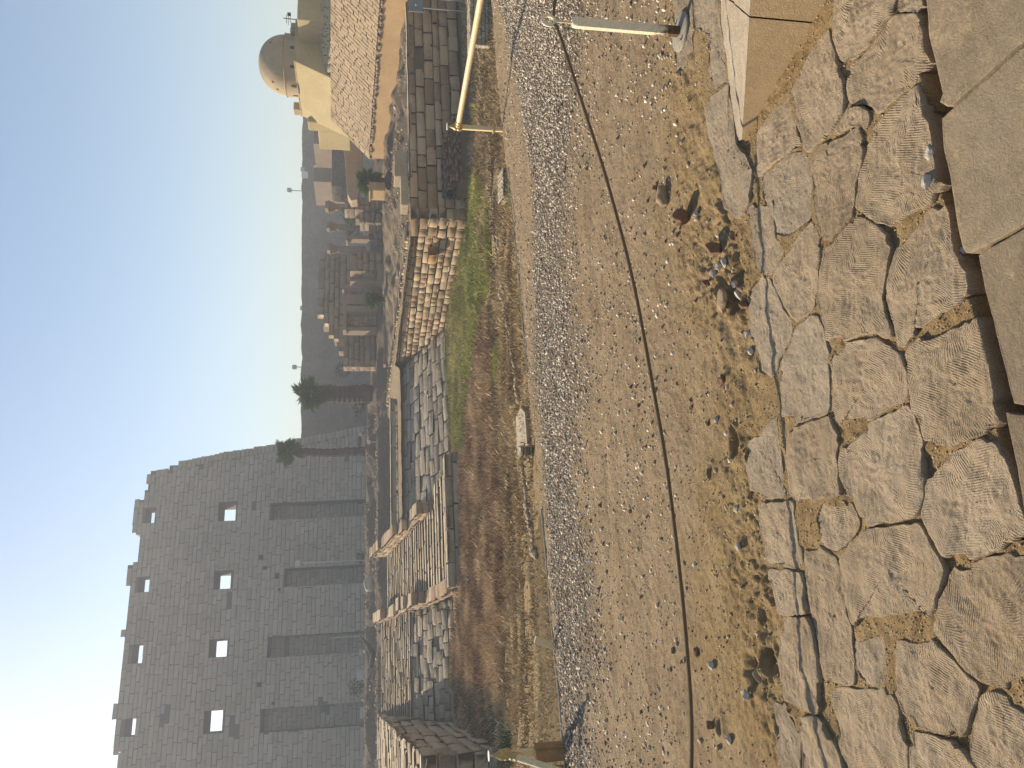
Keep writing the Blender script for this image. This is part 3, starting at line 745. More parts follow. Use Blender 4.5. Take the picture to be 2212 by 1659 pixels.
# wedge shaped dressed blocks at the right edge
wd = thing('sloping_kerb', 'smooth tan wedge of two dressed blocks with a rough pale top, rising out of the paving beside the rope post', 'kerb', gz(1500, 1640, 0))
a0, a1, a2 = Vector((1.41, 2.57, -.06)), Vector((1.16, 3.0, -.05)), Vector((1.10, 3.25, -.03))
def wz(s_): return .31 * (1 - s_) + .0 * s_
far0, far1 = Vector((1.98, 3.42, -.06)), Vector((1.10, 3.31, -.05))
dirn = (a0 - a2).normalized()
def wedge(s0, s1, nm):
    P0 = a2.lerp(a0, s0); P1 = a2.lerp(a0, s1); Q0 = far1.lerp(far0, s0); Q1 = far1.lerp(far0, s1)
    h0, h1 = .31 * s0, .31 * s1
    g = G(); n = 14; mm_ = 10
    def surf(i, j):
        s_ = s0 + (s1 - s0) * i / n; f_ = j / mm_
        a_ = a2.lerp(a0, s_); b_ = far1.lerp(far0, s_); h = .31 * s_
        w = a_.lerp(b_, f_); zt = h * (1 - f_ * .86)
        rz = 0 if j == 0 else mnoise.noise(Vector((w.x * 14, w.y * 30, 2))) * .010
        return Vector((w.x, w.y, zt + rz))
    V = [surf(i, j) for i in range(n + 1) for j in range(mm_ + 1)]
    Fc = [(i * (mm_ + 1) + j, (i + 1) * (mm_ + 1) + j, (i + 1) * (mm_ + 1) + j + 1, i * (mm_ + 1) + j + 1) for i in range(n) for j in range(mm_)]
    g.add(V, Fc)
    top = g.obj('rough_top', M['paletop'], wd, True)
    g = G()
    for i in range(n + 1):
        s_ = s0 + (s1 - s0) * i / n; a_ = a2.lerp(a0, s_)
        g.V += [(a_.x, a_.y, -.08), (a_.x, a_.y, .31 * s_ - .001)]; g.R += [.5, .5]
    for i in range(n): g.F.append((2 * i, 2 * i + 2, 2 * i + 3, 2 * i + 1))
    # end faces
    b = len(g.V); e0 = a2.lerp(a0, s1); e1_ = far1.lerp(far0, s1)
    g.V += [(e0.x, e0.y, -.08), (e0.x, e0.y, .31 * s1), (e1_.x, e1_.y, .03), (e1_.x, e1_.y, -.08)]; g.R += [.5] * 4; g.F.append((b, b + 1, b + 2, b + 3))
    g.obj(nm, M['slabtan'], wd)
M['paletop'] = stone('rough_pale_top', [(.26, .205, .145), (.37, .305, .225), (.45, .375, .285)], 14, .2, .012, 45, .2, 160)
wedge(.02, .86, 'dressed_block'); wedge(.87, 1.7, 'dressed_block')

# ================================================================ GRAVEL AND PEBBLES
def pebble_variants(n=8, seed=3, flat=.65):
    r = np.random.default_rng(seed); out = []
    c = np.array([(x, y, z) for z in (-1, 1) for (x, y) in ((-1, -1), (1, -1), (1, 1), (-1, 1))], float)
    for _ in range(n):
        v = c * r.uniform(.45, 1.0, (8, 3)); v[4:, :2] *= r.uniform(.45, .9); v = v * np.array([1, r.uniform(.6, 1), flat * r.uniform(.6, 1.1)]); out.append(v * .5)
    return out
PF = np.array([(3, 2, 1, 0), (4, 5, 6, 7), (0, 1, 5, 4), (1, 2, 6, 5), (2, 3, 7, 6), (3, 0, 4, 7)])
def scatter(name, mat, X, Y, Z, size, rnd, sink=.25, seed=1, flat=.65):
    vs = pebble_variants(8, seed, flat); r = np.random.default_rng(seed); n = len(X)
    pick = r.integers(0, 8, n); base = np.stack(vs)[pick]          # n,8,3
    a, b, c = r.uniform(0, 6.28, n), r.uniform(-.5, .5, n), r.uniform(-.5, .5, n)
    ca, sa = np.cos(a), np.sin(a)
    x = base[:, :, 0] * ca[:, None] - base[:, :, 1] * sa[:, None]; y = base[:, :, 0] * sa[:, None] + base[:, :, 1] * ca[:, None]; z = base[:, :, 2] + x * b[:, None] + y * c[:, None]
    s = size[:, None]
    P = np.stack([X[:, None] + x * s, Y[:, None] + y * s, Z[:, None] + z * s + s * (.5 * flat - sink)], -1).reshape(-1, 3)
    Fc = (PF[None] + (np.arange(n) * 8)[:, None, None]).reshape(-1, 4)
    me = npmesh(name, P, Fc, np.repeat(rnd, 8)); me.materials.append(mat)
    o = bpy.data.objects.new(name, me); COL.objects.link(o); o['kind'] = 'stuff'; return o
def grid_h(x, y):
    """height of the built near ground mesh at points"""
    ta = x / y; ia = np.interp(np.arctan(ta), ang, np.arange(NA))
    ir = np.interp(y, yr, np.arange(NR)); ia = np.clip(ia, 0, NA - 2); ir = np.clip(ir, 0, NR - 2)
    i0, j0 = ir.astype(int), ia.astype(int); fi, fj = ir - i0, ia - j0
    return (Hn[i0, j0] * (1 - fi) + Hn[i0 + 1, j0] * fi) * (1 - fj) + (Hn[i0, j0 + 1] * (1 - fi) + Hn[i0 + 1, j0 + 1] * fi) * fj
N = 150000
X = RNG.uniform(-6, 7.5, N); Y = RNG.uniform(4.0, 11, N)
k = np.maximum(np.minimum((ln(GT, X) - Y) / .25, (Y - ln(GB, X) + .25) / 1.1) + fbm(X * 2, Y * 2, 4, 31) * 1.1, .10 + fbm(X * 1.5, Y * 1.5, 3, 38) * .3) > RNG.uniform(0, 1, N) * .9
k &= (Y < edge_y(X) - .02) & (np.abs(X / Y) < .74)
X, Y = X[k][:62000], Y[k][:62000]
scatter('gravel', M['pebble'], X, Y, grid_h(X, Y), RNG.uniform(.010, .026, len(X)) * RNG.choice([1, 1, 1, 1.5], len(X)), RNG.uniform(0, 1, len(X)), .2, 3)
N = 70000
X = RNG.uniform(-4.5, 6.5, N); Y = 2.7 + 7.6 * RNG.uniform(0, 1, N) ** 1.35
cl = fbm(X * 1.3, Y * 1.3, 4, 41)
k = (Y < edge_y(X) - .03) & (np.abs(X / Y) < .62) & ~slab_depress(X, Y) & (cl + .28 > RNG.uniform(0, .6, N))
X, Y = X[k], Y[k]
sz = .0045 + .012 * RNG.uniform(0, 1, len(X)) ** 4
scatter('loose_pebbles', M['sandpebble'], X, Y, grid_h(X, Y), sz, RNG.uniform(0, 1, len(X)), .15, 5)
N = 1900
X = RNG.uniform(-3, 3.4, N); Y = RNG.uniform(2.4, 6.5, N)
k = (np.abs(X / Y) < .6) & (fbm(X * 2.2, Y * 2.2, 3, 44) > -.06) & ~slab_depress(X, Y) & (RNG.uniform(0, 1, N) < np.where(Y < ln(SB, X), 1, .30)); X, Y = X[k], Y[k]
scatter('limestone_chips', M['chip'], X, Y, grid_h(X, Y), .010 + .028 * RNG.uniform(0, 1, len(X)) ** 3, RNG.uniform(0, 1, len(X)), .1, 8, .4)
# crumbs in the joints between slabs
N = 60000
X = RNG.uniform(-2.4, 2.4, N); Y = RNG.uniform(1.3, 3.7, N)
k = slab_depress(X, Y) & (np.abs(X / Y) < .75)
ins = np.zeros(N, bool)
for kd, P in SLABW: ins |= pip(X, Y, [(p.x, p.y) for p in P])
k &= ~ins; X, Y = X[k][:16000], Y[k][:16000]
scatter('sand_crumbs', M['sandpebble'], X, Y, grid_h(X, Y), .003 + .006 * RNG.uniform(0, 1, len(X)) ** 2, RNG.uniform(0, 1, len(X)), .15, 9)
# stones in the deep joint
tr_pts = []
for a_, b_ in zip(TR[:-1], TR[1:]):
    for _ in range(16): tr_pts.append(a_.lerp(b_, random.random()) + Vector((random.uniform(-.03, .03), random.uniform(-.03, .03), 0)))
X = np.array([p.x for p in tr_pts]); Y = np.array([p.y for p in tr_pts])
scatter('rubble_in_joint', M['chip'], X, Y, grid_h(X, Y), RNG.uniform(.012, .035, len(X)), RNG.uniform(0, .8, len(X)), .1, 12)

# single rocks
import bmesh as _bm
def ico(sub=2):
    b = _bm.new(); _bm.ops.create_icosphere(b, subdivisions=sub, radius=1); V = [v.co.copy() for v in b.verts]; Fc = [tuple(v.index for v in f.verts) for f in b.faces]; b.free(); return V, Fc
ICO = ico(3)
def rock(px, w, d, h, mat, label, seed, rz=0, ang_cut=.35, group=None, sink=.2, zadd=0.0, cat='rock', name='rock'):
    c = gz(px[0], px[1], 0); c.z = float(grid_h(np.array([c.x]), np.array([c.y]))[0]) + zadd
    V, Fc = ICO; g = G(); r = random.Random(seed); planes = [(Vector((r.gauss(0, 1), r.gauss(0, 1), r.gauss(0, 1))).normalized(), r.uniform(.55, .85)) for _ in range(int(12 * ang_cut) + 5)]
    out = []
    for v in V:
        q = v * (1 + .34 * mnoise.noise(v * 1.3 + Vector((seed * 3.7, 0, 0))))
        for n_, dd in planes:
            e = q.dot(n_) - dd
            if e > 0: q = q - n_ * e * .9
        q = q * (1 + .04 * mnoise.noise(v * 6 + Vector((seed, 0, 0))))
        x, y, z = q.x * w / 2, q.y * d / 2, q.z * h / 2
        out.append(Vector((c.x + x * math.cos(rz) - y * math.sin(rz), c.y + x * math.sin(rz) + y * math.cos(rz), c.z + z + h * (.5 - sink))))
    g.add(out, Fc)
    o = g.obj(name, mat, None, seed in (1, 8, 15), loc=c); tag(o, label, cat, group or ('loose rocks on sand and paving' if cat == 'rock' else None)); return o
rock((1236, 1436), .135, .10, .075, M['rock_tan'], 'smooth tan boulder lying highest of the rocks on the sand, nearest the rope', 1, .35, .1)
rock((1190, 1486), .12, .08, .10, M['rock_red'], 'dark red-brown angular rock standing on the sand below the smooth tan boulder', 2, .5, .8)
rock((1120, 1553), .115, .07, .09, M['rock_red'], 'red-brown rock with a pale streaked face near the grey slabs', 3, 1.0, .8)
rock((1092, 1568), .05, .04, .035, M['rock_white'], 'small white stone touching the red-brown streaked rock', 4)
rock((1083, 1558), .04, .035, .04, M['rock_white'], 'small grey pointed stone behind the white stone by the streaked rock', 5, 1)
rock((1048, 1530), .045, .035, .05, M['rock_red'], 'upright dark red stone left of the streaked rock', 6, .3, .6)
rock((1068, 1540), .065, .04, .04, M['rock_white'], 'pale grey elongated stone behind the upright dark red stone', 7, .8)
rock((1010, 1575), .13, .10, .06, M['rock_tan'], 'large pale crumbling lump of stone beside the dark hollow in the sand', 8, .2, .4)
rock((1022, 1600), .06, .05, .05, M['rock_white'], 'round pale stone between the crumbling lump and the slabs', 9)
rock((1045, 1597), .04, .035, .035, M['rock_white'], 'pair stone, small and pale, by the round pale stone', 10, .5)
rock((1000, 1610), .07, .045, .05, M['rock_red'], 'brown stone wedged against the edge of the paving', 11, 1.2, .7)
rock((1198, 1508), .05, .03, .03, M['rock_white'], 'thin grey stone at the foot of the dark angular rock', 12, .9)
rock((1252, 1418), .05, .035, .03, M['rock_red'], 'small brown stone just beyond the smooth tan boulder', 13, .2)
rock((1300, 1395), .03, .03, .02, M['rock_red'], 'tiny dark stone beyond the smooth tan boulder, towards the rope', 14)
rock((902, 1622), .045, .035, .03, M['rock_white'], 'smooth white pebble below the brown stone at the paving edge', 15)
rock((938, 1614), .04, .03, .028, M['rock_white'], 'white pebble lying against the paving edge right of the smooth white one', 16)
rock((835, 1563), .055, .075, .045, M['rock_red'], 'brown stone streaked with white lying alone on the sand', 17, .2, .7)
rock((822, 1576), .028, .022, .02, M['rock_white'], 'pair of white chips under the lone streaked brown stone, left one', 18)
rock((752, 1552), .035, .03, .03, M['rock_white'], 'pale triangular chip on the sand left of the lone brown stone', 19, .4, .8)
rock((560, 1592), .035, .04, .022, M['rock_white'], 'light stone in the middle of the trampled sand', 20, .3)
rock((478, 1603), .045, .03, .035, M['rock_white'], 'pointed grey and white stone on trampled sand', 21, .5, .7)
rock((250, 1510), .05, .04, .035, M['rock_red'], 'dark grey-brown stone on the left part of the sand', 22, .4, .5)
rock((223, 1545), .055, .045, .04, M['rock_white'], 'pale stone with a dark top on the left part of the sand', 23, .9, .6)
rock((92, 1540), .055, .045, .04, M['rock_red'], 'dark stone in a pit near the left corner of the sand', 24, .2, .6)
rock((60, 1578), .045, .04, .035, M['rock_white'], 'grey stone left of the dark stone in its pit', 25, .2, .4)
rock((160, 1620), .05, .05, .045, M['rock_white'], 'ribbed pale stone sunk in a footprint by the slabs', 26, .2, .4)
rock((200, 1640), .06, .05, .05, M['rock_tan'], 'tan stone on the lip of the big footprint beside the slabs', 27, .7, .5)
rock((1345, 1583), .035, .03, .03, M['rock_white'], 'small pale pebble in the joint beside the weathered grey slab', 28)
rock((1500, 1470), .05, .04, .03, M['rock_tan'], 'tan stone beyond the tuft of yellow earth by the rope post', 29, .6)
rock((1538, 1468), .045, .04, .035, M['rock_white'], 'small white stone close to the foot of the rope post', 30, .6)
for (u_, v_, w_, sd_, lb) in [(1330, 2013, .05, 31, 'grey angular stone in the deep joint beside the smooth slabs'), (1305, 2030, .045, 32, 'second grey stone in the deep joint, below the angular one'),
        (1268, 2010, .07, 33, 'block shaped pale stone jammed across the deep joint'), (910, 2118, .045, 34, 'white sharp stone at the foot of the deep joint'), (893, 2135, .05, 35, 'larger white sharp stone lying beside the smooth slab edge'),
        (1118, 2075, .03, 36, 'thin white chip at the corner of the smooth slab'), (1530, 1998, .045, 37, 'long white chip standing in the deep joint at the right edge'), (1412, 2030, .02, 38, 'little dark chip in the joint under the long white one')]:
    rock((u_, v_), w_, w_ * .75, w_ * .8, M['rock_white'], lb, sd_, .4, .8, zadd=.03)
rock((245, 1958), .05, .04, .05, M['rock_white'], 'white speckled stone standing in the dark gap between two chiselled slabs', 39, .3, .4)
rock((1150, 1590), .02, .012, .012, M['redbit'], 'bright red scrap lying by the edge of the paving', 40, .3, .2, cat='scrap', name='red_scrap')
# small stones loose on the path: big enough to stand out
rp = random.Random(4)
N = 300; X = RNG.uniform(-3.5, 4.5, N); Y = 3.4 + 5.5 * RNG.uniform(0, 1, N) ** 1.5
k = (Y < edge_y(X) - .1) & (np.abs(X / Y) < .55); X, Y = X[k], Y[k]
scatter('stones_on_path', M['sandpebble'], X, Y, grid_h(X, Y), .016 + .03 * RNG.uniform(0, 1, len(X)) ** 2, RNG.uniform(0, .6, len(X)), .1, 15, .6)

# ================================================================ ROPE BARRIER
def bollard(loc, label, inview=True):
    t_ = thing('rope_post', label, 'rope post', loc, 'rope posts')
    L = Vector(loc)
    g = G(); g.lathe(L, [(0, .0), (.098, .0), (.102, .006), (.1, .014), (.09, .018), (.03, .02), (0, .02)], 36); b = g.obj('base_plate', M['platemetal'], t_, True)
    for a_ in (.6, 3.7):
        g = G(); g.lathe(L + Vector((math.cos(a_) * .07, math.sin(a_) * .07, .018)), [(0, .012), (.007, .012), (.007, 0)], 6); g.obj('bolt', M['platemetal'], b)
    g = G(); r_ = .0235; hh = .612
    V = []
    for (z_, k_) in ((.015, 1), (hh - .022, 1), (hh - .005, .86), (hh, .7)):
        for i in range(8):
            c_ = [(-1, -.72), (-.72, -1), (.72, -1), (1, -.72), (1, .72), (.72, 1), (-.72, 1), (-1, .72)][i]
            V.append(L + Vector((c_[0] * r_ * k_, c_[1] * r_ * k_, z_)))
    Fc = [(a * 8 + i, a * 8 + (i + 1) % 8, (a + 1) * 8 + (i + 1) % 8, (a + 1) * 8 + i) for a in range(3) for i in range(8)] + [tuple(range(24, 32)), tuple(range(7, -1, -1))]
    g.add(V, Fc); g.obj('post', M['post'], t_)
    g = G(); g.tube([L + Vector((0, 0, hh - .005)), L + Vector((0, 0, hh + .095))], .0065, 10); st = g.obj('stem', M['paint'], t_, True)
    g = G(); cz = hh + .095 + .032
    pts = [L + Vector((math.cos(a_) * .034 * .93, math.cos(a_) * .034 * .36, cz - hh - 0 + hh + math.sin(a_) * .034)) for a_ in np.linspace(-math.pi / 2, 1.5 * math.pi, 33)]
    g.tube(pts, .0085, 10, cap=False); g.obj('ring', M['post'], t_, True)
    return t_
M['platemetal'] = plain('dusty_steel_plate', (.27, .24, .19), .7, .25, 40, 0, .002)
B0 = Vector((1.905, 3.93, .004)); B1 = Vector((-3.1, 2.72, .0)); B2 = Vector((3.9, 4.55, 0))
bollard(B0, 'cream metal rope post with rusty foot and ring at the right edge')
def rope(pts, label):
    # smooth curve through the points
    P = [Vector(p) for p in pts]; out = []
    for i in range(len(P) - 1):
        p0, p1, p2, p3 = P[max(i - 1, 0)], P[i], P[i + 1], P[min(i + 2, len(P) - 1)]
        for s_ in np.linspace(0, 1, 14, endpoint=False):
            out.append(.5 * ((2 * p1) + (p2 - p0) * s_ + (2 * p0 - 5 * p1 + 4 * p2 - p3) * s_ ** 2 + (3 * p1 - p0 - 3 * p2 + p3) * s_ ** 3))
    out.append(P[-1]); g = G(); g.tube(out, .0085, 8); o = g.obj('rope', M['rope'], None, True); tag(o, label, 'rope', 'barrier ropes'); return o
rope([(1.875, 3.918, .712), (1.82, 3.9, .69), (1.363, 3.806, .57), (1.015, 3.716, .49), (.513, 3.606, .395), (.0, 3.46, .348), (-.449, 3.32, .322), (-1.101, 3.153, .31), (-1.615, 3.05, .33), (-2.3, 2.9, .46), (-3.08, 2.73, .71)],
     'long sagging brown rope running from the post across the sand to the left edge')
rope([(1.93, 3.94, .715), (2.1, 3.99, .69), (2.6, 4.14, .62), (3.2, 4.33, .63), (3.88, 4.54, .73)], 'short end of brown rope leaving the post ring towards the right edge')
bollard(B1, 'metal rope post beyond the left end of the long rope'); bollard(B2, 'metal rope post beyond the right end of the short rope')

# ================================================================ RAILINGS AT THE PATH EDGE
def railing(base, top_z, rail_dir, rail_z, length, label, box=False, rr=.034):
    t_ = thing('pipe_railing', label, 'railing', base, 'pipe railings at the path edge'); L = Vector(base)
    g = G(); g.box(L + Vector((0, 0, (top_z - .08 - .25) / 2)), (.056, .056, top_z - .08 + .25)); g.obj('post', M['paint'], t_, bevel=.006)
    if not box:
        g = G(); g.lathe(L + Vector((0, 0, .14)), [(.02, 0), (.062, 0), (.062, .012), (.02, .012)], 20); g.obj('collar', M['brass'], t_, True)
    g = G()
    g.lathe(L + Vector((0, 0, top_z - .13)), [(.0, 0), (.04, 0), (.052, .02), (.052, .05), (.044, .06), (.048, .075), (.040, .10), (.026, .115), (.022, .13), (.015, .14), (.012, .165), (.0, .165)], 20)
    g.obj('finial', M['brass'], t_, True)
    g = G(); g.lathe(L + Vector((0, 0, top_z + .055)), [(0, 0), (.044, 0), (.046, .004), (.044, .008), (0, .009)], 24); g.lathe(L + Vector((0, 0, top_z + .03)), [(.006, 0), (.006, .026)], 8)
    g.obj('cap_disc', M['whitepaint'], t_, True)
    d = Vector(rail_dir).normalized(); p0 = L + Vector((0, 0, rail_z)) + d * .03; p1 = p0 + d * length
    g = G(); g.tube([p0 + d * .03, p1], rr, 18); rl = g.obj('rail', M['rail'], t_, True)
    g = G(); g.tube([p0, p0 + d * .04, p0 + d * .045, p0 + d * .09, p0 + d * .095], [rr * 1.2, rr * 1.35, rr * 1.15, rr * 1.2, rr * 1.02], 18); g.obj('socket', M['brass'], rl, True)
    return t_
pr = gz(1379, 1086, 0); railing((pr.x, pr.y, -.02), .68, (.27, -.963, 0), .60, 5.0, 'pale yellow pipe railing on a cream post with a collar, right path edge')
pl = gz(40, 1216, 0); railing((pl.x, pl.y, 0), .60, (.06, -.72, -.60), .50, .62, 'cream pipe railing sloping down from a post cased in wood, left path edge', True, .03)
cs_ = thing('wooden_casing', 'brown wooden box fitted round the foot of the left railing post', 'casing', (pl.x, pl.y - .02, 0))
for (dx, dy, sx, sy) in [(-.055, 0, .016, .11), (.055, 0, .016, .11), (0, -.056, .094, .014), (0, .056, .094, .014)]:
    g = G(); g.box(Vector((pl.x + dx, pl.y - .02 + dy, .125)), (sx, sy, .27)); g.obj('board', M['wood'], cs_, bevel=.002)
for i_, (u_, hh_, tilt_) in enumerate([(5, .17, .3)]):
    p_ = gz(u_, 1216, 0); t_ = thing('wooden_board', 'rough dark board leaning under the left railing at the photograph edge', 'board', p_)
    g = G(); g.box(p_ + Vector((0, -.1, .05)), (.11, .03, .19), Vector((.9, .3, .1)).normalized(), None, Vector((.2, -.3, .93)).normalized()); g.obj('plank', M['wood'], t_, bevel=.002)
# leaning stub post
p_ = gz(262, 1200, 0); g = G(); dn_ = Vector((.085, .02, .21)).normalized()
g.box(p_ + dn_ * .07, (.06, .055, .27), Vector((.93, .1, -.35)).normalized(), None, dn_); o = g.obj('stub_post', M['paint'], None, bevel=.005, loc=p_); tag(o, 'short cut-off square post leaning at the path edge left of the white pipe', 'post')
# thin pale pipe lying along the edge
def curve(pts, n=10):
    P = [Vector(p) for p in pts]; out = []
    for i in range(len(P) - 1):
        for s_ in np.linspace(0, 1, n, endpoint=False): out.append(P[i].lerp(P[i + 1], s_))
    return out + [P[-1]]
g = G(); pp = [gz(u, v, .012) for (u, v) in [(1294, 1095), (1180, 1108), (1047, 1121.5), (972, 1128), (853, 1138.5)]]
g.tube(curve(pp), .007, 8); o = g.obj('white_pipe', M['palekerb'], None, True); tag(o, 'thin white pipe lying along the path edge on the right half', 'pipe')
g = G(); pp = [gz(u, v, .010) for (u, v) in [(560, 1169), (507, 1174.5), (400, 1184), (293, 1193), (232, 1199), (155, 1207.5), (64, 1214), (-40, 1222)]]
g.tube(curve(pp), .010, 8); o = g.obj('edging_pipe', M['palekerb'], None, True); tag(o, 'thin dusty pipe half buried in gravel along the path edge on the left', 'pipe')

# ================================================================ BASIN: stone rows, slabs, grass
def rowstones(px, label, n, s0, s1, seed, name='row_of_stones'):
    r = random.Random(seed); P = [on_basin(u, v) for u, v in px]; L = [0]
    for a_, b_ in zip(P[:-1], P[1:]): L.append(L[-1] + (b_ - a_).length)
    t_ = thing(name, label, 'stone row', P[len(P) // 2], 'rows of small stones'); n = min(n, 300)
    for i in range(n):
        s_ = L[-1] * (i + r.uniform(-.2, .2)) / n; j = 0
        while j < len(P) - 2 and s_ > L[j + 1]: j += 1
        q = P[j].lerp(P[j + 1], max(0, min(1, (s_ - L[j]) / (L[j + 1] - L[j] + 1e-6)))) + Vector((r.uniform(-.06, .06), r.uniform(-.06, .06), 0))
        q.z = bz1(q.x, q.y); w = r.uniform(s0, s1) * 1.35; step = L[-1] / n
        vi = r.randrange(NVAR); o = bpy.data.objects.new('stone', PEB(vi)); COL.objects.link(o); o.parent = t_
        o.location = q - WL[t_] + Vector((0, 0, w * .2)); o.rotation_euler = (r.uniform(-.3, .3), r.uniform(-.3, .3), r.uniform(0, 6.3)); o.scale = (w, w * r.uniform(.7, 1), w * r.uniform(.6, .9))
    return t_
_pm = {}
def PEB(i):
    if i not in _pm:
        V, Fc = ico(1); V = [v * (.5 + .12 * mnoise.noise(v * 1.5 + Vector((i * 5.3, 0, 0)))) for v in V]
        me = npmesh('stone', [tuple(v) for v in V], Fc, (i + .5) / NVAR); me.materials.append(M['rowstone']); _pm[i] = me
    return _pm[i]
M['rowstone'] = stone('row_stone', [(.24, .175, .105), (.37, .28, .175), (.50, .39, .26)], 3, .5, .02, 12)
rowstones([(1624, 1031), (1560, 1036), (1480, 1043), (1400, 1053), (1300, 1064)], 'row of small pale stones from the yellow masonry towards the railing post', 95, .13, .2, 1)
rowstones([(1300, 1064), (1200, 1066), (1080, 1076), (1000, 1092), (900, 1108), (850, 1118), (790, 1126)], 'long curving row of small stones right of the pale flat block', 150, .12, .18, 2)
rowstones([(1240, 1068), (1130, 1076), (1040, 1086), (970, 1096), (900, 1102)], 'second, inner row of small stones beside the long curving row', 90, .10, .16, 3)
rowstones([(655, 1135), (600, 1141), (540, 1149), (480, 1158), (455, 1163)], 'row of small stones running from the pale flat block to the left', 75, .08, .12, 4)
rowstones([(1470, 1066), (1440, 1068), (1400, 1073), (1370, 1080)], 'dark clumpy stones in the ditch left of the railing post foot', 26, .07, .11, 5)
def masonry(px_box, label, nrow, ncol, mat, hgt, seed, cat='masonry', depth=None, name='low_masonry'):
    """small block of laid stones seen from above the bank"""
    (u0, v0), (u1, v1) = px_box; c = on_basin((u0 + u1) / 2, v1); t_ = thing(name, label, cat, c)
    a_ = on_basin(u0, v1); b_ = on_basin(u1, v1); w = (b_ - a_).length; e1 = (b_ - a_).normalized(); nrm = UP.cross(e1) * -1
    e1.z = 0; e1.normalize(); nrm = Vector((e1.y, -e1.x, 0)); r = random.Random(seed); items = []
    zb = min(a_.z, b_.z) - .05
    for row in range(nrow):
        s_ = -r.uniform(0, w / ncol)
        while s_ < w:
            L = w / ncol * r.uniform(.7, 1.3); x0, x1 = max(0, s_), min(w, s_ + L)
            if x1 - x0 > .04:
                items.append((a_ + e1 * (x0 + x1) / 2 + Vector((0, 0, zb - a_.z + hgt * (row + .5) / nrow)) + nrm * r.uniform(-.02, .02), e1, UP, nrm, (x1 - x0) * .95, hgt / nrm.length / nrow * .94, .3))
            s_ += L
    # tops
    dep = depth or .8
    for row in range(3):
        for cc in range(ncol):
            items.append((a_ + e1 * w * (cc + .5) / ncol - nrm * (.15 + dep * (row + .5) / 3) + Vector((0, 0, zb - a_.z + hgt * (1 + .02 * r.random()))), e1, -nrm, UP, w / ncol * .95, dep / 3 * .95, .2))
    put_blocks(t_, 'stone', items, mat)
    return t_
masonry(((1560, 1022), (1690, 1062)), 'low yellow-white masonry of small blocks at the right edge under the rail', 6, 12, M['paleyellow'] if 'paleyellow' in M else M['paleslab'], 1.0, 5)
masonry(((1232, 1088), (1298, 1102)), 'small patch of whitish masonry under the end of the white pipe', 4, 7, M['paleslab'], .3, 6)
# pale flat block left of centre
c_ = on_basin(735, 1150); t_ = thing('pale_block', 'pale flat slab with a stacked white pier at its left end, beyond the path edge', 'stone slab', c_)
P0 = [on_basin(u, v) for u, v in [(761, 1123), (779, 1134), (768, 1144), (699, 1149), (693, 1136), (693, 1125)]]
hh = .04
g = G(); g.prism([Vector((p.x, p.y, p.z - .05)) for p in P0], Vector((0, 0, .16))); g.obj('slab', M['paleslab'], t_, bevel=.02)
g = G()
items = []; r = random.Random(3); a_ = on_basin(675, 1157); b_ = on_basin(692, 1157); w = (b_ - a_).length
for row in range(5):
    items.append((Vector(((a_.x + b_.x) / 2, a_.y + r.uniform(-.03, .03), a_.z + .02 + row * .065)), Vector((1, 0, 0)), UP, Vector((0, -1, 0)), w * r.uniform(.92, 1.06), .06, .35))
put_blocks(t_, 'pier_stone', items, M['paleslab'])

def blades(name, mat, poly, n, h0, h1, w0, seed, tilt=.5, per=3, cond=None, extra=0):
    r = np.random.default_rng(seed); P = np.array([(p.x, p.y) for p in poly]); lo, hi = P.min(0), P.max(0)
    X = r.uniform(lo[0], hi[0], n * 4); Y = r.uniform(lo[1], hi[1], n * 4)
    wx_ = X + fbm(X * .7, Y * .7, 4, 71) * 1.6; wy_ = Y + fbm(X * .7, Y * .7, 4, 75) * 1.6
    k = pip(wx_, wy_, [tuple(q) for q in P]) & (Y > edge_y(X) + .3)
    dens = .55 + fbm(X * .9, Y * .9, 4, 200 + seed) * 2.4
    k &= r.uniform(0, 1, len(X)) < dens
    X, Y = X[k][:n], Y[k][:n]; n = len(X)
    X = np.repeat(X, per) + r.normal(0, .06, n * per); Y = np.repeat(Y, per) + r.normal(0, .06, n * per)
    Z = basin_z(X, Y) - .02; a = r.uniform(0, 6.28, n * per); h = r.uniform(h0, h1, n * per) * np.clip(Y / 30, .4, 1); w = w0 * r.uniform(.6, 1.4, n * per) * np.clip(Y / 32, .3, 1)
    lx, ly = r.normal(0, tilt, n * per) * h, r.normal(0, tilt, n * per) * h
    dx, dy = np.cos(a) * w, np.sin(a) * w
    V = np.stack([np.stack([X - dx, Y - dy, Z], -1), np.stack([X + dx, Y + dy, Z], -1), np.stack([X + dx * .6 + lx * .5, Y + dy * .6 + ly * .5, Z + h * .6], -1), np.stack([X + lx, Y + ly, Z + h], -1)], 1).reshape(-1, 3)
    b = (np.arange(n * per) * 4)[:, None]; Fc = np.concatenate([b + np.array([[0, 1, 2]]), b + np.array([[0, 2, 3]])])
    rv = np.clip(r.uniform(0, 1, n * per) * .75 + .12 + fbm(X * .6, Y * .6, 4, 300 + seed) * 1.5, 0, 1)
    me = npmesh(name, V, Fc, np.repeat(rv, 4)); me.materials.append(mat)
    o = bpy.data.objects.new(name, me); COL.objects.link(o); o['kind'] = 'stuff'; tag(o, None); return o
ALLB = bpoly([(-60, 992), (-60, 1290), (300, 1260), (700, 1225), (1000, 1190), (1300, 1150), (1659, 1110), (1800, 1090), (1800, 1000), (1300, 1004), (1000, 970), (700, 968), (400, 1000), (150, 970)])
tag(blades('green_grass', M['green'], GREEN1, 15000, .08, .28, .026, 1, .6), 'bright green grass growing along the foot of the quay wall', 'grass')
tag(blades('green_tuft_patch', M['green'], GREEN2, 900, .1, .25, .02, 2), 'small separate patch of green grass near the row of stones', 'grass')
tag(blades('dry_reeds', M['reed'], RED1, 26000, .14, .50, .026, 3, .55), 'red-brown dried reeds covering the basin floor', 'dry reeds')
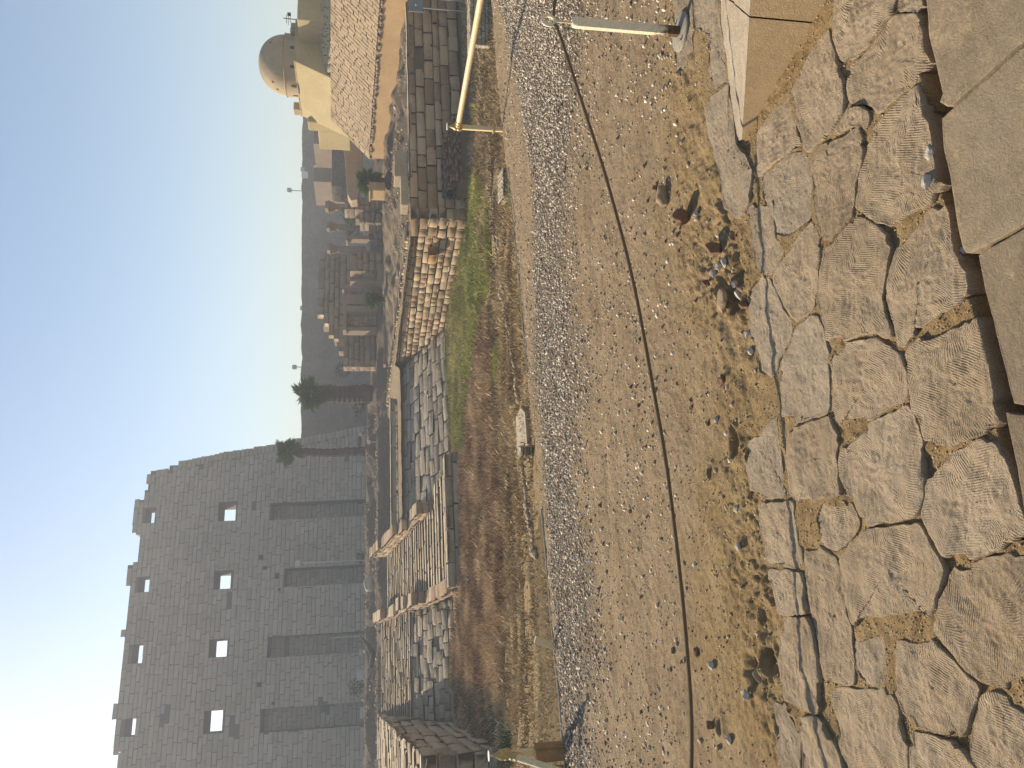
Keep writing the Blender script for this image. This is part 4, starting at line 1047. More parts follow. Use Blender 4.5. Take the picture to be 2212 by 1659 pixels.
tag(blades('dry_grass', M['straw'], ALLB, 44000, .08, .30, .022, 4, .7), 'straw coloured dry grass over the whole basin floor', 'dry grass')
def tuft(u, v, n, h, sp_, seed, label, mat=None):
    c = on_basin(u, v); r = random.Random(seed); g = G()
    for i in range(n):
        a_ = r.uniform(0, 6.28); rr_ = r.uniform(0, sp_); b = c + Vector((math.cos(a_) * rr_, math.sin(a_) * rr_, -.05)); hh_ = h * r.uniform(.5, 1.1); l = Vector((r.gauss(0, .45), r.gauss(0, .45), 1)) * hh_
        w = Vector((math.cos(a_ + 1.5), math.sin(a_ + 1.5), 0)) * .03
        g.add([b - w, b + w, b + l * .6 + w * .5, b + l], [(0, 1, 2), (0, 2, 3)], r.random())
    o = g.obj('weed', mat or M['leaf'], None, loc=c); tag(o, label, 'weed', 'weeds in the basin'); return o
tuft(198, 985, 160, .7, .7, 1, 'bright green weed just outside the shadow of the left wall', M['green'])
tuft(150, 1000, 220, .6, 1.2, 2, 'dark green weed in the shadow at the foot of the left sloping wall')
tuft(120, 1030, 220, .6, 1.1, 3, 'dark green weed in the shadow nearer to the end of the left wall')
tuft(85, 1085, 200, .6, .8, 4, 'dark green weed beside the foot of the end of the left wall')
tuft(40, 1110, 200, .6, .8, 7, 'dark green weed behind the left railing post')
tuft(1258, 1010, 120, .6, .5, 5, 'dark green weed at the foot of the shaded wall right of the corner', M['green'])
tuft(1420, 1030, 90, .4, .5, 6, 'low green weed behind the pipe rail', M['green'])
tuft(1235, 1106, 80, .25, .4, 8, 'green tuft under the white pipe', M['green'])
tuft(395, 985, 70, .45, .5, 9, 'reddish dead weed at the left foot of the ramp', M['reed'])

# ================================================================ QUAY
def wallroot(name, label, cat, loc): return thing(name, label, cat, loc)
def face_items(O, e1, e2, n, rects, depth, gap=.03, joff=.03, r=random, hole=None):
    it = []; n0 = n
    for (a_, b_, t0, t1, row) in rects:
        P = O + e1 * (a_ + b_) / 2 + e2 * (t0 + t1) / 2 + n * r.uniform(-joff, joff)
        if joff > .04:
            n = (n0 + e1 * r.gauss(0, .03) + e2 * r.gauss(0, .045)).normalized(); f1 = (e1 - n * e1.dot(n)).normalized(); it.append((P, f1, n.cross(f1) * (1 if n.cross(f1).dot(e2) > 0 else -1), n, (b_ - a_) - gap, (t1 - t0) - gap, depth)); continue
        it.append((P, e1, e2, n, (b_ - a_) - gap, (t1 - t0) - gap, depth))
    return it
# -- right lit wall W1, running along the axis, facing left
PW = 23.16
w1 = wallroot('lit_quay_wall', 'sunlit golden quay wall of many small courses running back from the corner', 'quay wall', pq(PW, 50, FLOOR))
r = random.Random(21); n1_ = -E
rects = lay(0, 30, 0, 3.9, .44, .6, 1.3, r)
def w1z(q_): return -.24 + (q_ - 38) * .0235
def w1top(s_): return 3.12 + (s_) * .02
items = []
for (a_, b_, t0, t1, row) in rects:
    # s measured from the corner away from us
    batter = .02
    t1 = min(t1, w1z(37.9 + (a_ + b_) / 2) - FLOOR - .40)
    if t1 - t0 < .12: continue
    P = pq(PW, 37.9 + (a_ + b_) / 2, FLOOR + (t0 + t1) / 2) + n1_ * (r.uniform(-.04, .04) - .05 * (t0 + t1) / 2)
    items.append((P, -A, UP, n1_, (b_ - a_) - .05, (t1 - t0) - .05, .6))
# cap of upright stones
s_ = 0
while s_ < 30:
    L = r.uniform(.28, .5); hcap = r.uniform(.34, .5) if r.random() > .08 else .2
    base_h = w1z(37.9 + s_ + L / 2) - FLOOR - .42
    if r.random() > .05:
        items.append((pq(PW, 37.9 + s_ + L / 2, FLOOR + base_h + hcap / 2) + n1_ * (r.uniform(-.05, .03) - .16), -A, UP, n1_, L - .04, hcap, .9))
    s_ += L
extra = [it for it in items]
put_blocks(w1, 'stone_block', items, M['quay_lit'])
g = G(); g.box(pq(PW + .64, 53, FLOOR + 1.45), (.7, 30.6, 3.1), E, A); g.obj('core', M['joint'], w1)
# block of orange stone
o = bpy.data.objects.new('orange_block', var_mesh(3, stone('orange_stone', [(.33, .17, .06), (.42, .24, .09), (.50, .31, .14)], 2, .3, .02, 10), 'orange_block')); COL.objects.link(o); o.parent = w1
o.matrix_basis = Matrix.Translation(pq(PW - .18, 39.9, FLOOR + 1.62) - WL[w1]) @ Matrix((-A, n1_, UP)).transposed().to_4x4() @ Matrix.Diagonal((1.0, .6, .5, 1)); o['label'] = 'orange-brown block'
# -- corner stub + shaded wall W2
w2 = wallroot('shaded_quay_wall', 'shaded quay wall of large long blocks facing the camera on the right', 'quay wall', pq(31, 36, FLOOR))
r = random.Random(22); items = []; nf = -A
rects = lay(0, 22, 0, 3.05, .5, .75, 1.9, r, chj=.25)
for (a_, b_, t0, t1, row) in rects:
    P = pq(PW - .12 + (a_ + b_) / 2, 36.0, FLOOR + (t0 + t1) / 2) + nf * (r.uniform(-.05, .05) - .05 * (t0 + t1) / 2)
    if abs((a_ + b_) / 2 - 11.3) < .5 and 1.8 < t0 < 2.3: continue
    items.append((P, E, UP, nf, (b_ - a_) - .045, (t1 - t0) - .045, .7))
for row, (a_, b_, t0, t1, _) in enumerate([(0, 1.0, .0, .5, 0), (1.0, 1.9, .0, .5, 0), (0, .8, .5, 1.0, 0), (.8, 1.9, .5, 1.0, 0), (0, 1.1, 1.0, 1.5, 0), (1.1, 1.9, 1.0, 1.5, 0), (0, .9, 1.5, 2.05, 0), (.9, 1.9, 1.5, 2.05, 0), (0, 1.2, 2.05, 2.55, 0), (1.2, 1.9, 2.05, 2.55, 0), (0, 1.9, 2.55, 3.05, 0)]):
    P = pq(PW - .14, 36.0 + (a_ + b_) / 2, FLOOR + (t0 + t1) / 2) - E * r.uniform(0, .05); items.append((P, -A, UP, -E, (b_ - a_) - .05, (t1 - t0) - .05, .7))
put_blocks(w2, 'stone_block', items, M['quay_shade'] if 'quay_shade' in M else M['quay_lit'])
g = G(); g.box(pq(PW + 11.3, 36.62, FLOOR + 1.45), (22, .55, 2.95), E, A); g.obj('core', M['joint'], w2)
# uneven lit rim along the top of the shaded wall
s_ = 2.6; items = []
while s_ < 21.5:
    L = r.uniform(.5, 1.4); items.append((pq(PW + s_ + L / 2, 36.35 + r.uniform(-.08, .12), FLOOR + 3.05 + r.uniform(.0, .05)), E, A, UP, L - .03, r.uniform(.5, .8), .16)); s_ += L
put_blocks(w2, 'rim_stone', items, M['palekerb'])
# two squared blocks near the corner on top
for (dp, q_, L, w_, h_, lb) in [(1.9, 36.9, 1.9, 1.0, .42, 'squared sunlit block lying on the wall top right of the corner'), (3.9, 37.3, 1.7, 1.1, .75, 'taller squared block behind the first one on the wall top')]:
    g = G(); g.box(pq(PW + dp, q_, FLOOR + 3.1 + h_ / 2), (L, w_, h_), E, A); o = g.obj('squared_block', M['ramp'], None, bevel=.05, loc=pq(PW + dp, q_, FLOOR + 3.1)); tag(o, lb, 'stone block')

# -- central sloping wall
SL = math.radians(20)
def glacis(name, label, p0, p1, q0, z0, length, ch, lmin, lmax, seed, mat, slope=SL, gap=.05, joff=.05, skip=0, diag=None, limit=300, chj=.15):
    t_ = wallroot(name, label, 'sloping wall', pq((p0 + p1) / 2, q0, z0)); r = random.Random(seed)
    e2 = (A * math.cos(slope) + UP * math.sin(slope)); n = (-A * math.sin(slope) + UP * math.cos(slope)); O = pq(p0, q0, z0)
    rects = [x for x in lay(0, p1 - p0, 0, length, ch, lmin, lmax, r, chj=chj) if r.random() > skip]
    it = face_items(O, E, e2, n, rects, .45, gap, joff, r)
    put_blocks(t_, 'stone_block', it, mat, limit)
    g = G(); g.box(O + E * (p1 - p0) / 2 + e2 * length / 2 - n * .36, (p1 - p0, length - .5, .5), E, e2, n); g.obj('core', M['joint'], t_)
    return t_, e2, n
gc, e2c, nc = glacis('central_sloping_wall', 'grey sloping stone facing between the ramp and the sunlit wall', 9.9, 23.0, 50.2, FLOOR, 8.35, .86, .9, 2.1, 31, M['quay_grey'])
# left sloping wall: steep foot and flatter upper courses
gl, e2l, nl = glacis('left_sloping_wall', 'lower part of the grey sloping wall of big worn blocks left of the ramp', -3.0, 4.4, 52.0, FLOOR, 6.86, .8, .8, 1.5, 32, M['quay_grey'], joff=.09, skip=.02)
glu = wallroot('left_upper_steps', 'many thin pale worn courses rising behind the big blocks left of the ramp', 'stepped paving', pq(.7, 63, -.95))
r = random.Random(33); items = []; q_ = 58.4; z_ = FLOOR + 6.86 * math.sin(SL)
nst = 17
for i in range(nst):
    dq = 12.1 / nst; dz = 1.95 / nst; s_ = -3.0 - r.uniform(0, 1)
    while s_ < 4.4:
        L = r.uniform(.9, 2.2); a_, b_ = max(s_, -3.0), min(s_ + L, 4.4)
        if b_ - a_ > .2: items.append((pq((a_ + b_) / 2, q_ + dq / 2, z_ + dz + r.uniform(-.03, .04)), E, A, UP, b_ - a_ - .04, dq * .93, .35))
        s_ += L
    q_ += dq; z_ += dz
put_blocks(glu, 'paving_stone', items, M['ramp'])
# -- ramp
ramp = wallroot('processional_ramp', 'long stone ramp of thin ribbed steps climbing between two parapets', 'ramp', pq(7.4, 45, FLOOR))
r = random.Random(34); items = []; NSTEP = 28; Q0, Q1, Z0, Z1 = 45.2, 69.5, -2.62, .40
for i in range(NSTEP):
    qa = Q0 + (Q1 - Q0) * i / NSTEP; qb = Q0 + (Q1 - Q0) * (i + 1) / NSTEP; zt = Z0 + (Z1 - Z0) * (i + 1) / NSTEP + r.uniform(-.02, .02)
    s_ = 5.0 - r.uniform(0, 1); rim = 9.75 if qa > 48.5 else 11.2
    while s_ < rim:
        L = r.uniform(1.0, 2.4); a_, b_ = max(s_, 5.0), min(s_ + L, rim)
        if b_ - a_ > .25: items.append((pq((a_ + b_) / 2, (qa + qb) / 2, zt + r.uniform(-.012, .02)), E, A, UP, b_ - a_ - .025, (qb - qa) * .88, .3))
        s_ += L
put_blocks(ramp, 'step_stone', items, M['ramp'])
g = G()
for i in range(NSTEP):
    qa = Q0 + (Q1 - Q0) * i / NSTEP; zt = Z0 + (Z1 - Z0) * (i + 1) / NSTEP - .12
    g.box(pq(7.4, qa + .36, (zt + FLOOR - .3) / 2), (5.4, .72, zt - FLOOR + .3), E, A)
g.obj('fill', M['joint'], ramp)
# front kerb of large rounded blocks, two courses
items = []
for row, (zt, qf) in enumerate(((-3.0, 44.1), (-2.55, 44.5))):
    s_ = 4.4
    while s_ < 12.2:
        L = r.uniform(1.3, 2.6); b_ = min(s_ + L, 12.2)
        if b_ - s_ > .4: items.append((pq((s_ + b_) / 2, qf + r.uniform(-.08, .08), zt - .21), E, UP, -A, b_ - s_ - .05, .44, .8))
        if b_ - s_ > .4 and row: items.append((pq((s_ + b_) / 2, qf + .42, zt + .02), E, A, UP, b_ - s_ - .05, .8, .3))
        s_ += L
put_blocks(ramp, 'kerb_block', items, M['quay_grey'])
def rz(q_): return Z0 + (Z1 - Z0) * (q_ - Q0) / (Q1 - Q0)
def parapet(name, label, pc_, hfun, q0, q1, seed, outer=-1):
    t_ = wallroot(name, label, 'parapet', pq(pc_, (q0 + q1) / 2, rz((q0 + q1) / 2))); r = random.Random(seed); items = []; q_ = q0; wdt = .75
    sl = (Z1 - Z0) / (Q1 - Q0); As = (A + UP * sl).normalized(); Us = (UP - A * sl).normalized(); prev = -9
    nrow = 5; hrow = .40
    for row in range(-2, nrow):
        q_ = q0 - r.uniform(0, .8)
        while q_ < q1:
            L = r.uniform(.8, 1.6); b_ = min(q_ + L, q1); a0_ = max(q_, q0); mid = (a0_ + b_) / 2; q_ += L
            if b_ - a0_ < .2: continue
            zb = rz(mid) + row * hrow; top = hfun(mid)
            if zb + hrow * .45 > top: continue
            hh_ = min(hrow, top - zb); hh_ = max(hh_, .2)
            c_ = pq(pc_, mid, zb + hh_ / 2)
            for sgn in (-1, 1):
                items.append((c_ + E * sgn * (wdt / 2 + r.uniform(-.02, .03)), -As if sgn < 0 else As, Us, E * sgn, (b_ - a0_) - .03, hh_ - .03, wdt * .5))
            if zb + hh_ > top - .25:
                items.append((c_ + Us * (hh_ / 2 + .03), As, E, Us, (b_ - a0_) - .02, wdt + .10, .2))
            near = hfun(a0_ - .5) if a0_ - .5 > q0 else -9
            if near < zb + .1: items.append((pq(pc_, a0_ - .02, zb + hh_ / 2), E, UP, -A, wdt - .02, hh_ - .03, .4))
    put_blocks(t_, 'parapet_stone', items, M['quay_lit']); return t_
def hr(q_):
    if q_ < 53: return rz(q_) + .85
    if q_ < 56.5: return rz(q_) + .3
    if q_ < 58.5: return rz(q_) + .8
    return rz(q_) + 1.25 + (q_ - 58.5) * .02
def hl(q_):
    if q_ < 52.5: return rz(q_) + .12
    if q_ < 57.5: return rz(q_) + .75 + (q_ - 52.5) * .1
    if q_ < 61.5: return rz(q_) + .5
    if q_ < 64.5: return rz(q_) + .7
    return rz(q_) + 1.25
parapet('right_parapet', 'sunlit broken parapet wall on the right side of the ramp', 10.15, hr, 50.2, 69.8, 41, 1)
parapet('left_parapet', 'sunlit broken parapet wall on the left side of the ramp', 4.62, hl, 45.6, 69.8, 42)

# -- wall A at the left edge
wa = wallroot('left_end_wall', 'massive wall end of big rounded blocks at the left edge, pale ridged top and shaded side', 'quay wall', pq(-4, 33, FLOOR))
r = random.Random(51); items = []
def atop(q_): return -.30 + .038 * (q_ - 33)
for (a_, b_, t0, t1, row) in lay(0, 37, 0, 4.4, .62, .9, 1.9, r):
    mid = 33 + (a_ + b_) / 2; zt = FLOOR + t1
    if zt > atop(mid) + .1 + .0: continue
    items.append((pq(-3.0, mid, FLOOR + (t0 + t1) / 2) + E * r.uniform(-.08, .08), A, UP, E, b_ - a_ - .04, t1 - t0 - .04, .8))
for (a_, b_, t0, t1, row) in lay(0, 9, 0, 3.1, .62, .9, 1.7, r):
    st = -.45 if t1 > 2.6 else 0
    items.append((pq(-3.0 - (a_ + b_) / 2, 32.9 + .28 * row * .5 + r.uniform(-.12, .12), FLOOR + (t0 + t1) / 2), E, UP, -A, b_ - a_ - .05, t1 - t0 - .05, 1.2))
q_ = 34.2
while q_ < 70:
    dq = r.uniform(.6, 1.0); s_ = -12.0 - r.uniform(0, 1)
    while s_ < -2.9:
        L = r.uniform(1.1, 2.6); a_, b_ = s_, min(s_ + L, -2.95)
        if b_ - a_ > .3: items.append((pq((a_ + b_) / 2, q_ + dq / 2, atop(q_) + .13 + r.uniform(-.07, .10)), E, A, UP, b_ - a_ - .06, dq * .9, .5))
        s_ += L
    q_ += dq
put_blocks(wa, 'stone_block', items, M['ramp'])
g = G(); g.prism([pq(-3.45, 34.0, FLOOR - .2), pq(-3.45, 34.0, -.6), pq(-3.45, 70, .75), pq(-3.45, 70, FLOOR - .2)], -E * 9); g.obj('core', M['joint'], wa)

# pale kerb wall along the terrace
kb = wallroot('pale_terrace_kerb', 'long low pale kerb wall crossing the terrace behind the sloping wall', 'kerb', pq(16, 66, -.4)); items = []; s_ = 10.9
while s_ < 27:
    L = r.uniform(1.2, 2.6); items.append((pq(s_ + L / 2, 65.5, -.12), E, UP, -A, L - .02, .5, .5)); items.append((pq(s_ + L / 2, 66.1, .14), E, A, UP, L - .02, 1.5, .2)); s_ += L
put_blocks(kb, 'kerb_stone', items, M['palekerb'])

# ================================================================ PYLON
q_py = 145.0; BAT = math.radians(5)
n_py = (-A * math.cos(BAT) + UP * math.sin(BAT)); e2_py = (UP * math.cos(BAT) + A * math.sin(BAT)); O_py = pq(0, q_py, 1.5)
def pyl(u, v):
    w = gpl(u, v, O_py, n_py) - O_py; return (w.dot(E), w.dot(e2_py))
py = thing('temple_pylon', 'huge temple pylon tower of weathered blocks with square windows and four tall niches', 'pylon', pq(-5, q_py, 2.0))
OUT = [pyl(u, v) for (u, v) in [(-260, 830), (735, 830), (730, 780), (709, 680), (690, 590), (672, 480), (655, 400), (643, 336), (640, 330), (634, 320), (603, 320), (602, 312), (577, 311), (577, 293), (506, 289), (505, 299), (436, 297), (435, 279), (363, 275), (362, 277), (350, 275), (300, 266), (205, 259), (204, 263), (183, 262), (182, 257), (140, 256), (125, 248), (100, 247), (45, 241), (44, 260), (-60, 251), (-260, 250)]]
def pr_(u0, v0, u1, v1):
    a_, b_ = pyl(u0, v0), pyl(u1, v1); c_, d_ = pyl(u0, v1), pyl(u1, v0)
    return (min(a_[0], c_[0]), max(b_[0], d_[0]), (c_[1] + b_[1]) / 2, (a_[1] + d_[1]) / 2)
HOLE = [pr_(535, 470, 574, 509), pr_(388, 460, 425, 498), pr_(241, 451, 277, 490), pr_(76, 438, 122, 480),
        pr_(530, 313, 561, 334), pr_(381, 298, 412, 322), pr_(227, 284, 266, 309), pr_(69, 269, 105, 292)]
NICHE = [(541, 577, 586), (396, 435, 614), (246, 290, 574), (86, 136, 564)]
NICHE = [(pyl(a_, 700)[0], pyl(b_, 700)[0], pyl((a_ + b_) / 2, v_)[1]) for a_, b_, v_ in NICHE]
CH = .80
smin = min(p[0] for p in OUT); smax = max(p[0] for p in OUT); tmax = max(p[1] for p in OUT)
def holeat(s_, t_): return any(h[0] < s_ < h[1] and h[2] < t_ < h[3] for h in HOLE)
def nicheat(s_, t_): return any(a_ < s_ < b_ and t_ < c_ for a_, b_, c_ in NICHE)
sb = sorted(set([round(x, 3) for x in np.arange(smin, smax + .9, .9)] + [h[i] for h in HOLE for i in (0, 1)] + [nn[i] for nn in NICHE for i in (0, 1)]))
tb = sorted(set([round(x, 3) for x in np.arange(0, tmax + CH, CH)] + [h[i] for h in HOLE for i in (2, 3)] + [nn[2] for nn in NICHE]))
cs = [(sb[i] + sb[i + 1]) / 2 for i in range(len(sb) - 1)]; ct = [(tb[i] + tb[i + 1]) / 2 for i in range(len(tb) - 1)]
CS, CT = np.meshgrid(cs, ct, indexing='ij')
solid = pip(CS, CT, OUT)
for h in HOLE: solid &= ~((CS > h[0]) & (CS < h[1]) & (CT > h[2]) & (CT < h[3]))
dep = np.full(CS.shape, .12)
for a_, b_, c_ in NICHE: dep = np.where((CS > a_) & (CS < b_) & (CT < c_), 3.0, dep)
TH = 50.0
g = G()
def W3(s_, t_, d): return O_py + E * s_ + e2_py * t_ - n_py * d if d < 20 else O_py + E * s_ + e2_py * t_ + A * float(np.interp(t_, [0, 30, 46], [9.5, 7.0, 3.3]))
for i in range(len(cs)):
    for j in range(len(ct)):
        if not solid[i, j]: continue
        s0_, s1_, t0_, t1_ = sb[i], sb[i + 1], tb[j], tb[j + 1]; d = dep[i, j]
        g.add([W3(s0_, t0_, d), W3(s1_, t0_, d), W3(s1_, t1_, d), W3(s0_, t1_, d)], [(0, 1, 2, 3)])
        g.add([W3(s0_, t0_, TH), W3(s1_, t0_, TH), W3(s1_, t1_, TH), W3(s0_, t1_, TH)], [(3, 2, 1, 0)])
        for (ii, jj, pa, pb) in ((i - 1, j, (s0_, t1_), (s0_, t0_)), (i + 1, j, (s1_, t0_), (s1_, t1_)), (i, j - 1, (s0_, t0_), (s1_, t0_)), (i, j + 1, (s1_, t1_), (s0_, t1_))):
            ok = 0 <= ii < len(cs) and 0 <= jj < len(ct) and solid[ii, jj]
            d2 = TH if not ok else dep[ii, jj]
            if d2 > d + .01: g.add([W3(*pa, d), W3(*pb, d), W3(*pb, d2), W3(*pa, d2)], [(0, 1, 2, 3)])
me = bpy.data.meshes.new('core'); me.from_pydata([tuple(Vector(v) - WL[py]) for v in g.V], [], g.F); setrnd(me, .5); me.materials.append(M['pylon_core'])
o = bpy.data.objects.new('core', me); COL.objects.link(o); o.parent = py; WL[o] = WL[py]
r = random.Random(61); items = []; t_ = 0; row = 0
def side_s(t): # right edge of the tower at height t
    pts = [OUT[i] for i in range(1, 10)]
    return np.interp(t, [p[1] for p in pts], [p[0] for p in pts])
while t_ < tmax:
    h_ = CH * r.uniform(.88, 1.12); s_ = smin - r.uniform(0, 1.5); prevn = False
    while s_ < smax:
        L = r.uniform(1.3, 3.3); a_, b_ = s_, s_ + L; s_ += L
        mt = t_ + h_ / 2
        cuts = [(a_, b_)]
        for hh_ in HOLE:
            if t_ + h_ * .75 > hh_[2] and t_ + h_ * .25 < hh_[3]:
                cuts = [c_ for x0, x1 in cuts for c_ in ((x0, min(x1, hh_[0])), (max(x0, hh_[1]), x1)) if c_[1] - c_[0] > .2]
        for x0, x1 in cuts:
            segs = [(x0, x1, 0)]
            for na, nb_, nt_ in NICHE:
                if mt < nt_:
                    new = []
                    for y0, y1, dd in segs:
                        for c_ in ((y0, min(y1, na), dd), (max(y0, na), min(y1, nb_), 2.86), (max(y0, nb_), y1, dd)):
                            if c_[1] - c_[0] > .12: new.append(c_)
                    segs = new
            for y0, y1, dd in segs:
                if not pip(np.array([(y0 + y1) / 2]), np.array([mt]), OUT)[0]: continue
                y1 = min(y1, side_s(mt) + r.uniform(-.05, .12))
                if y1 - y0 < .3: continue
                worn = max(0, mnoise.noise(Vector((y0 * .12, mt * .12, 3)))) * .10
                jo = r.uniform(-.03, .03) - (worn if r.random() < .5 else 0)
                if 0 < mnoise.noise(Vector((y0 * .3, mt * .3, 9))) - .60: jo -= .2
                items.append((O_py + E * (y0 + y1) / 2 + e2_py * mt + n_py * (jo - dd), E, e2_py, n_py, y1 - y0 - r.uniform(.03, .10), h_ - r.uniform(.02, .08), .30))
    t_ += h_; row += 1
put_blocks(py, 'stone_block', items, M['pylon'], 300, 'upper_blocks')
# rounded corner moulding on the right edge and toothed blocks beside it
g = G(); t_ = 0; items = []
while t_ < tmax - 7.6:
    h_ = CH * r.uniform(.9, 1.1); sx = float(side_s(t_ + h_ / 2))
    items.append((O_py + E * (sx + r.uniform(.0, .18)) + e2_py * (t_ + h_ / 2) + n_py * .22, E, e2_py, n_py, r.uniform(1.3, 1.6), h_ - .04, 1.1)); t_ += h_
put_blocks(py, 'corner_moulding_block', items, M['pylon'])
# small sockets in the face
for (u_, v_, du, dv) in [(455, 564, 10, 9), (415, 598, 12, 9), (432, 572, 8, 7), (180, 560, 9, 9), (140, 590, 6, 6), (385, 603, 7, 6)]:
    P = gpl(u_, v_, O_py, n_py) + n_py * .06; g = G(); g.box(P, (du * .082, dv * .082, .12), E, e2_py, n_py); g.obj('socket', M['dark'], py)

# things at the foot of the pylon
def pole(u, v0, v1, y, rad, label, head=True, cat='pole', name='light_pole', group=None, lean=0):
    b = gy(u, v1, y); tp = gy(u, v0, y); tp.x = b.x + lean
    t_ = thing(name, label, cat, b, group); g = G(); g.tube([b - UP * .3, tp], rad, 8); g.obj('shaft', M['pole'], t_, True)
    if head:
        g = G(); g.box(tp + UP * .1, (rad * 9, rad * 7, rad * 8)); g.obj('lamp_head', M['lamp'], t_, bevel=rad)
        g = G(); g.box(tp - UP * .25, (rad * 6, rad * 3, rad * 1.5)); g.obj('bracket', M['pole'], t_)
    return t_
pole(286, 713, 792, 88, .06, 'slim white pole with a small head before the pylon', False)
pole(449, 646, 792, 90, .07, 'tall grey pole with a square floodlight beside the second niche')
def unit(u0, v0, u1, v1, y, label, mat=None, cat='floodlight', name='floodlight_box', dpt=.6):
    a_ = gy(u0, v1, y); b_ = gy(u1, v0, y); c_ = Vector(((a_.x + b_.x) / 2, y, a_.z)); t_ = thing(name, label, cat, c_, 'floodlight boxes before the pylon')
    w, h = abs(b_.x - a_.x), abs(b_.z - a_.z); g = G(); g.box(c_ + UP * h * .5, (w, dpt, h)); bd = g.obj('housing', mat or M['lamp'], t_, bevel=.03)
    for k_ in (.25, .5, .75):
        g = G(); g.box(c_ + Vector((0, -dpt / 2 - .01, h * k_)), (w * .86, .03, h * .07)); g.obj('louvre', M['pole'], bd)
    g = G(); g.box(c_ + UP * -.3, (w * .3, dpt * .3, .7)); g.obj('foot', M['pole'], t_)
    return t_
unit(193, 771, 210, 792, 84, 'pale louvred floodlight box in front of the pylon, between white pole and third niche')
unit(110, 778, 130, 793, 84, 'pale louvred floodlight box left of the white pole')
unit(10, 784, 22, 796, 80, 'small pale floodlight box at the left edge')
unit(640, 772, 656, 782, 86, 'small pale box on the mound near the right palm')
unit(700, 794, 708, 800, 78, 'tiny white box half way down the mound under the palm', M['whitepaint'])
unit(718, 776, 724, 782, 84, 'tiny white box on the mound top near the pylon corner', M['whitepaint'])
unit(245, 776, 256, 784, 86, 'tiny pale floodlight box right of the louvred one')
# boulder on the mound
def blob(u, v, y, w, d, h, mat, label, seed, name='boulder', cat='boulder', sink=.3):
    c = gy(u, v, y); V, Fc = ICO; g = G(); out = []
    for q in V:
        k_ = 1 + .25 * mnoise.noise(q * 1.2 + Vector((seed, 0, 0))) + .08 * mnoise.noise(q * 4 + Vector((seed, 0, 0)))
        out.append(c + Vector((q.x * w / 2 * k_, q.y * d / 2 * k_, q.z * h / 2 * k_ + h * (.5 - sink))))
    g.add(out, Fc); o = g.obj(name, mat, None, True, loc=c); tag(o, label, cat); return o
blob(398, 802, 76, 1.5, 1.2, 1.05, M['palekerb'], 'pale rounded boulder on the earth bank between the parapets', 3)
blob(705, 778, 84, 1.2, .8, .5, M['mound'], 'brown boulder on the mound at the foot of the pylon corner', 5)
# fallen log of palm on the bank
b = gy(245, 806, 74); g = G(); g.tube([b + Vector((-1.2, 0, .2)), b, b + Vector((.9, 0, .45)), b + Vector((1.9, 0, 1.2))], [.22, .28, .22, .02], 8); o = g.obj('dry_stump', M['trunk'], None, True, loc=b); tag(o, 'dark dry pointed stump sticking out of the bank behind the left steps', 'stump')
# low walls on the bank at left
bk = thing('low_brick_kerb', 'low dark brick kerb along the top of the steps near the left edge', 'kerb', pq(-5, 71.5, .9)); items = []; s_ = -14
r = random.Random(71)
while s_ < 2:
    for zrow in range(3): items.append((pq(s_ + .2, 71.5, .75 + .22 * zrow), E, UP, -A, .36, .19, .5))
    s_ += .4
put_blocks(bk, 'brick', items, M['ruin'])

# ================================================================ PALMS
def frond_mesh(seed, n=18, L=1.0, fan=True):
    r = random.Random(seed); V = []; Fc = []
    st = .35
    # stalk
    def tri(a, b, c): k = len(V); V.extend([a, b, c]); Fc.append((k, k + 1, k + 2))
    tri(Vector((0, -.012, 0)), Vector((0, .012, 0)), Vector((st, 0, -.02)))
    for i in range(n):
        a = (i / (n - 1) - .5) * 2.9; l = (1 - st) * (1 - .25 * abs(a) / 1.5) * r.uniform(.85, 1.1)
        d = Vector((math.cos(a), math.sin(a), -.05)); b = Vector((st, 0, -.02)); mid = b + d * l * .6; tip = b + d * l + Vector((0, 0, -.22 * r.uniform(.5, 1.4)))
        w = Vector((-math.sin(a), math.cos(a), 0)) * .035
        k = len(V); V.extend([b, mid - w, tip, mid + w]); Fc.append((k, k + 1, k + 2)); Fc.append((k, k + 2, k + 3))
    me = bpy.data.meshes.new('frond'); me.from_pydata([tuple(v) for v in V], [], Fc); setrnd(me, r.random()); me.materials.append(M['frond']); return me
FR = [frond_mesh(i) for i in range(5)]
def palm(u, vbase, vcrown, y, rt_, cr, label, nf=34, seed=1, droop=.6, trunk=True):
    b = gy(u, vbase, y); c = gy(u, vcrown, y); t_ = thing('palm_tree', label, 'palm tree', b, 'palm trees'); r = random.Random(seed)
    g = G(); n = 22; pts = [b.lerp(c, i / n) + Vector((math.sin(i * .35 + seed) * .06, 0, 0)) for i in range(n + 1)]
    pts[0] = b - UP * .8
    g.tube(pts, [rt_ * (1.15 - .25 * i / n + (.10 if i % 2 else -.05)) for i in range(n + 1)], 9); g.obj('trunk', M['trunk'], t_, False)
    for i in range(nf):
        o = bpy.data.objects.new('frond', FR[i % 5]); COL.objects.link(o); o.parent = t_; o.location = c - b + UP * r.uniform(-.15, .1) * cr
        el = r.uniform(-.9, 1.25) if i > 6 else r.uniform(.8, 1.4)
        o.rotation_euler = (r.uniform(-.6, .6), -el, i * 2.4 + r.uniform(-.3, .3)); s_ = cr * r.uniform(.75, 1.1); o.scale = (s_, s_, s_)
    return t_
palm(682, 786, 624, 84, .42, 1.75, 'slender fan palm in front of the right corner of the pylon', 26, 1)
palm(808, 788, 676, 80, .8, 2.0, 'stout fan palm standing on its own right of the pylon', 40, 2)
palm(1268, 830, 796, 58, .25, 1.15, 'low bushy fan palm beside the orange plaster block', 34, 4)
palm(1013, 822, 806, 66, .2, .9, 'small dark palm at the foot of the ruined chapel pillars', 24, 5)
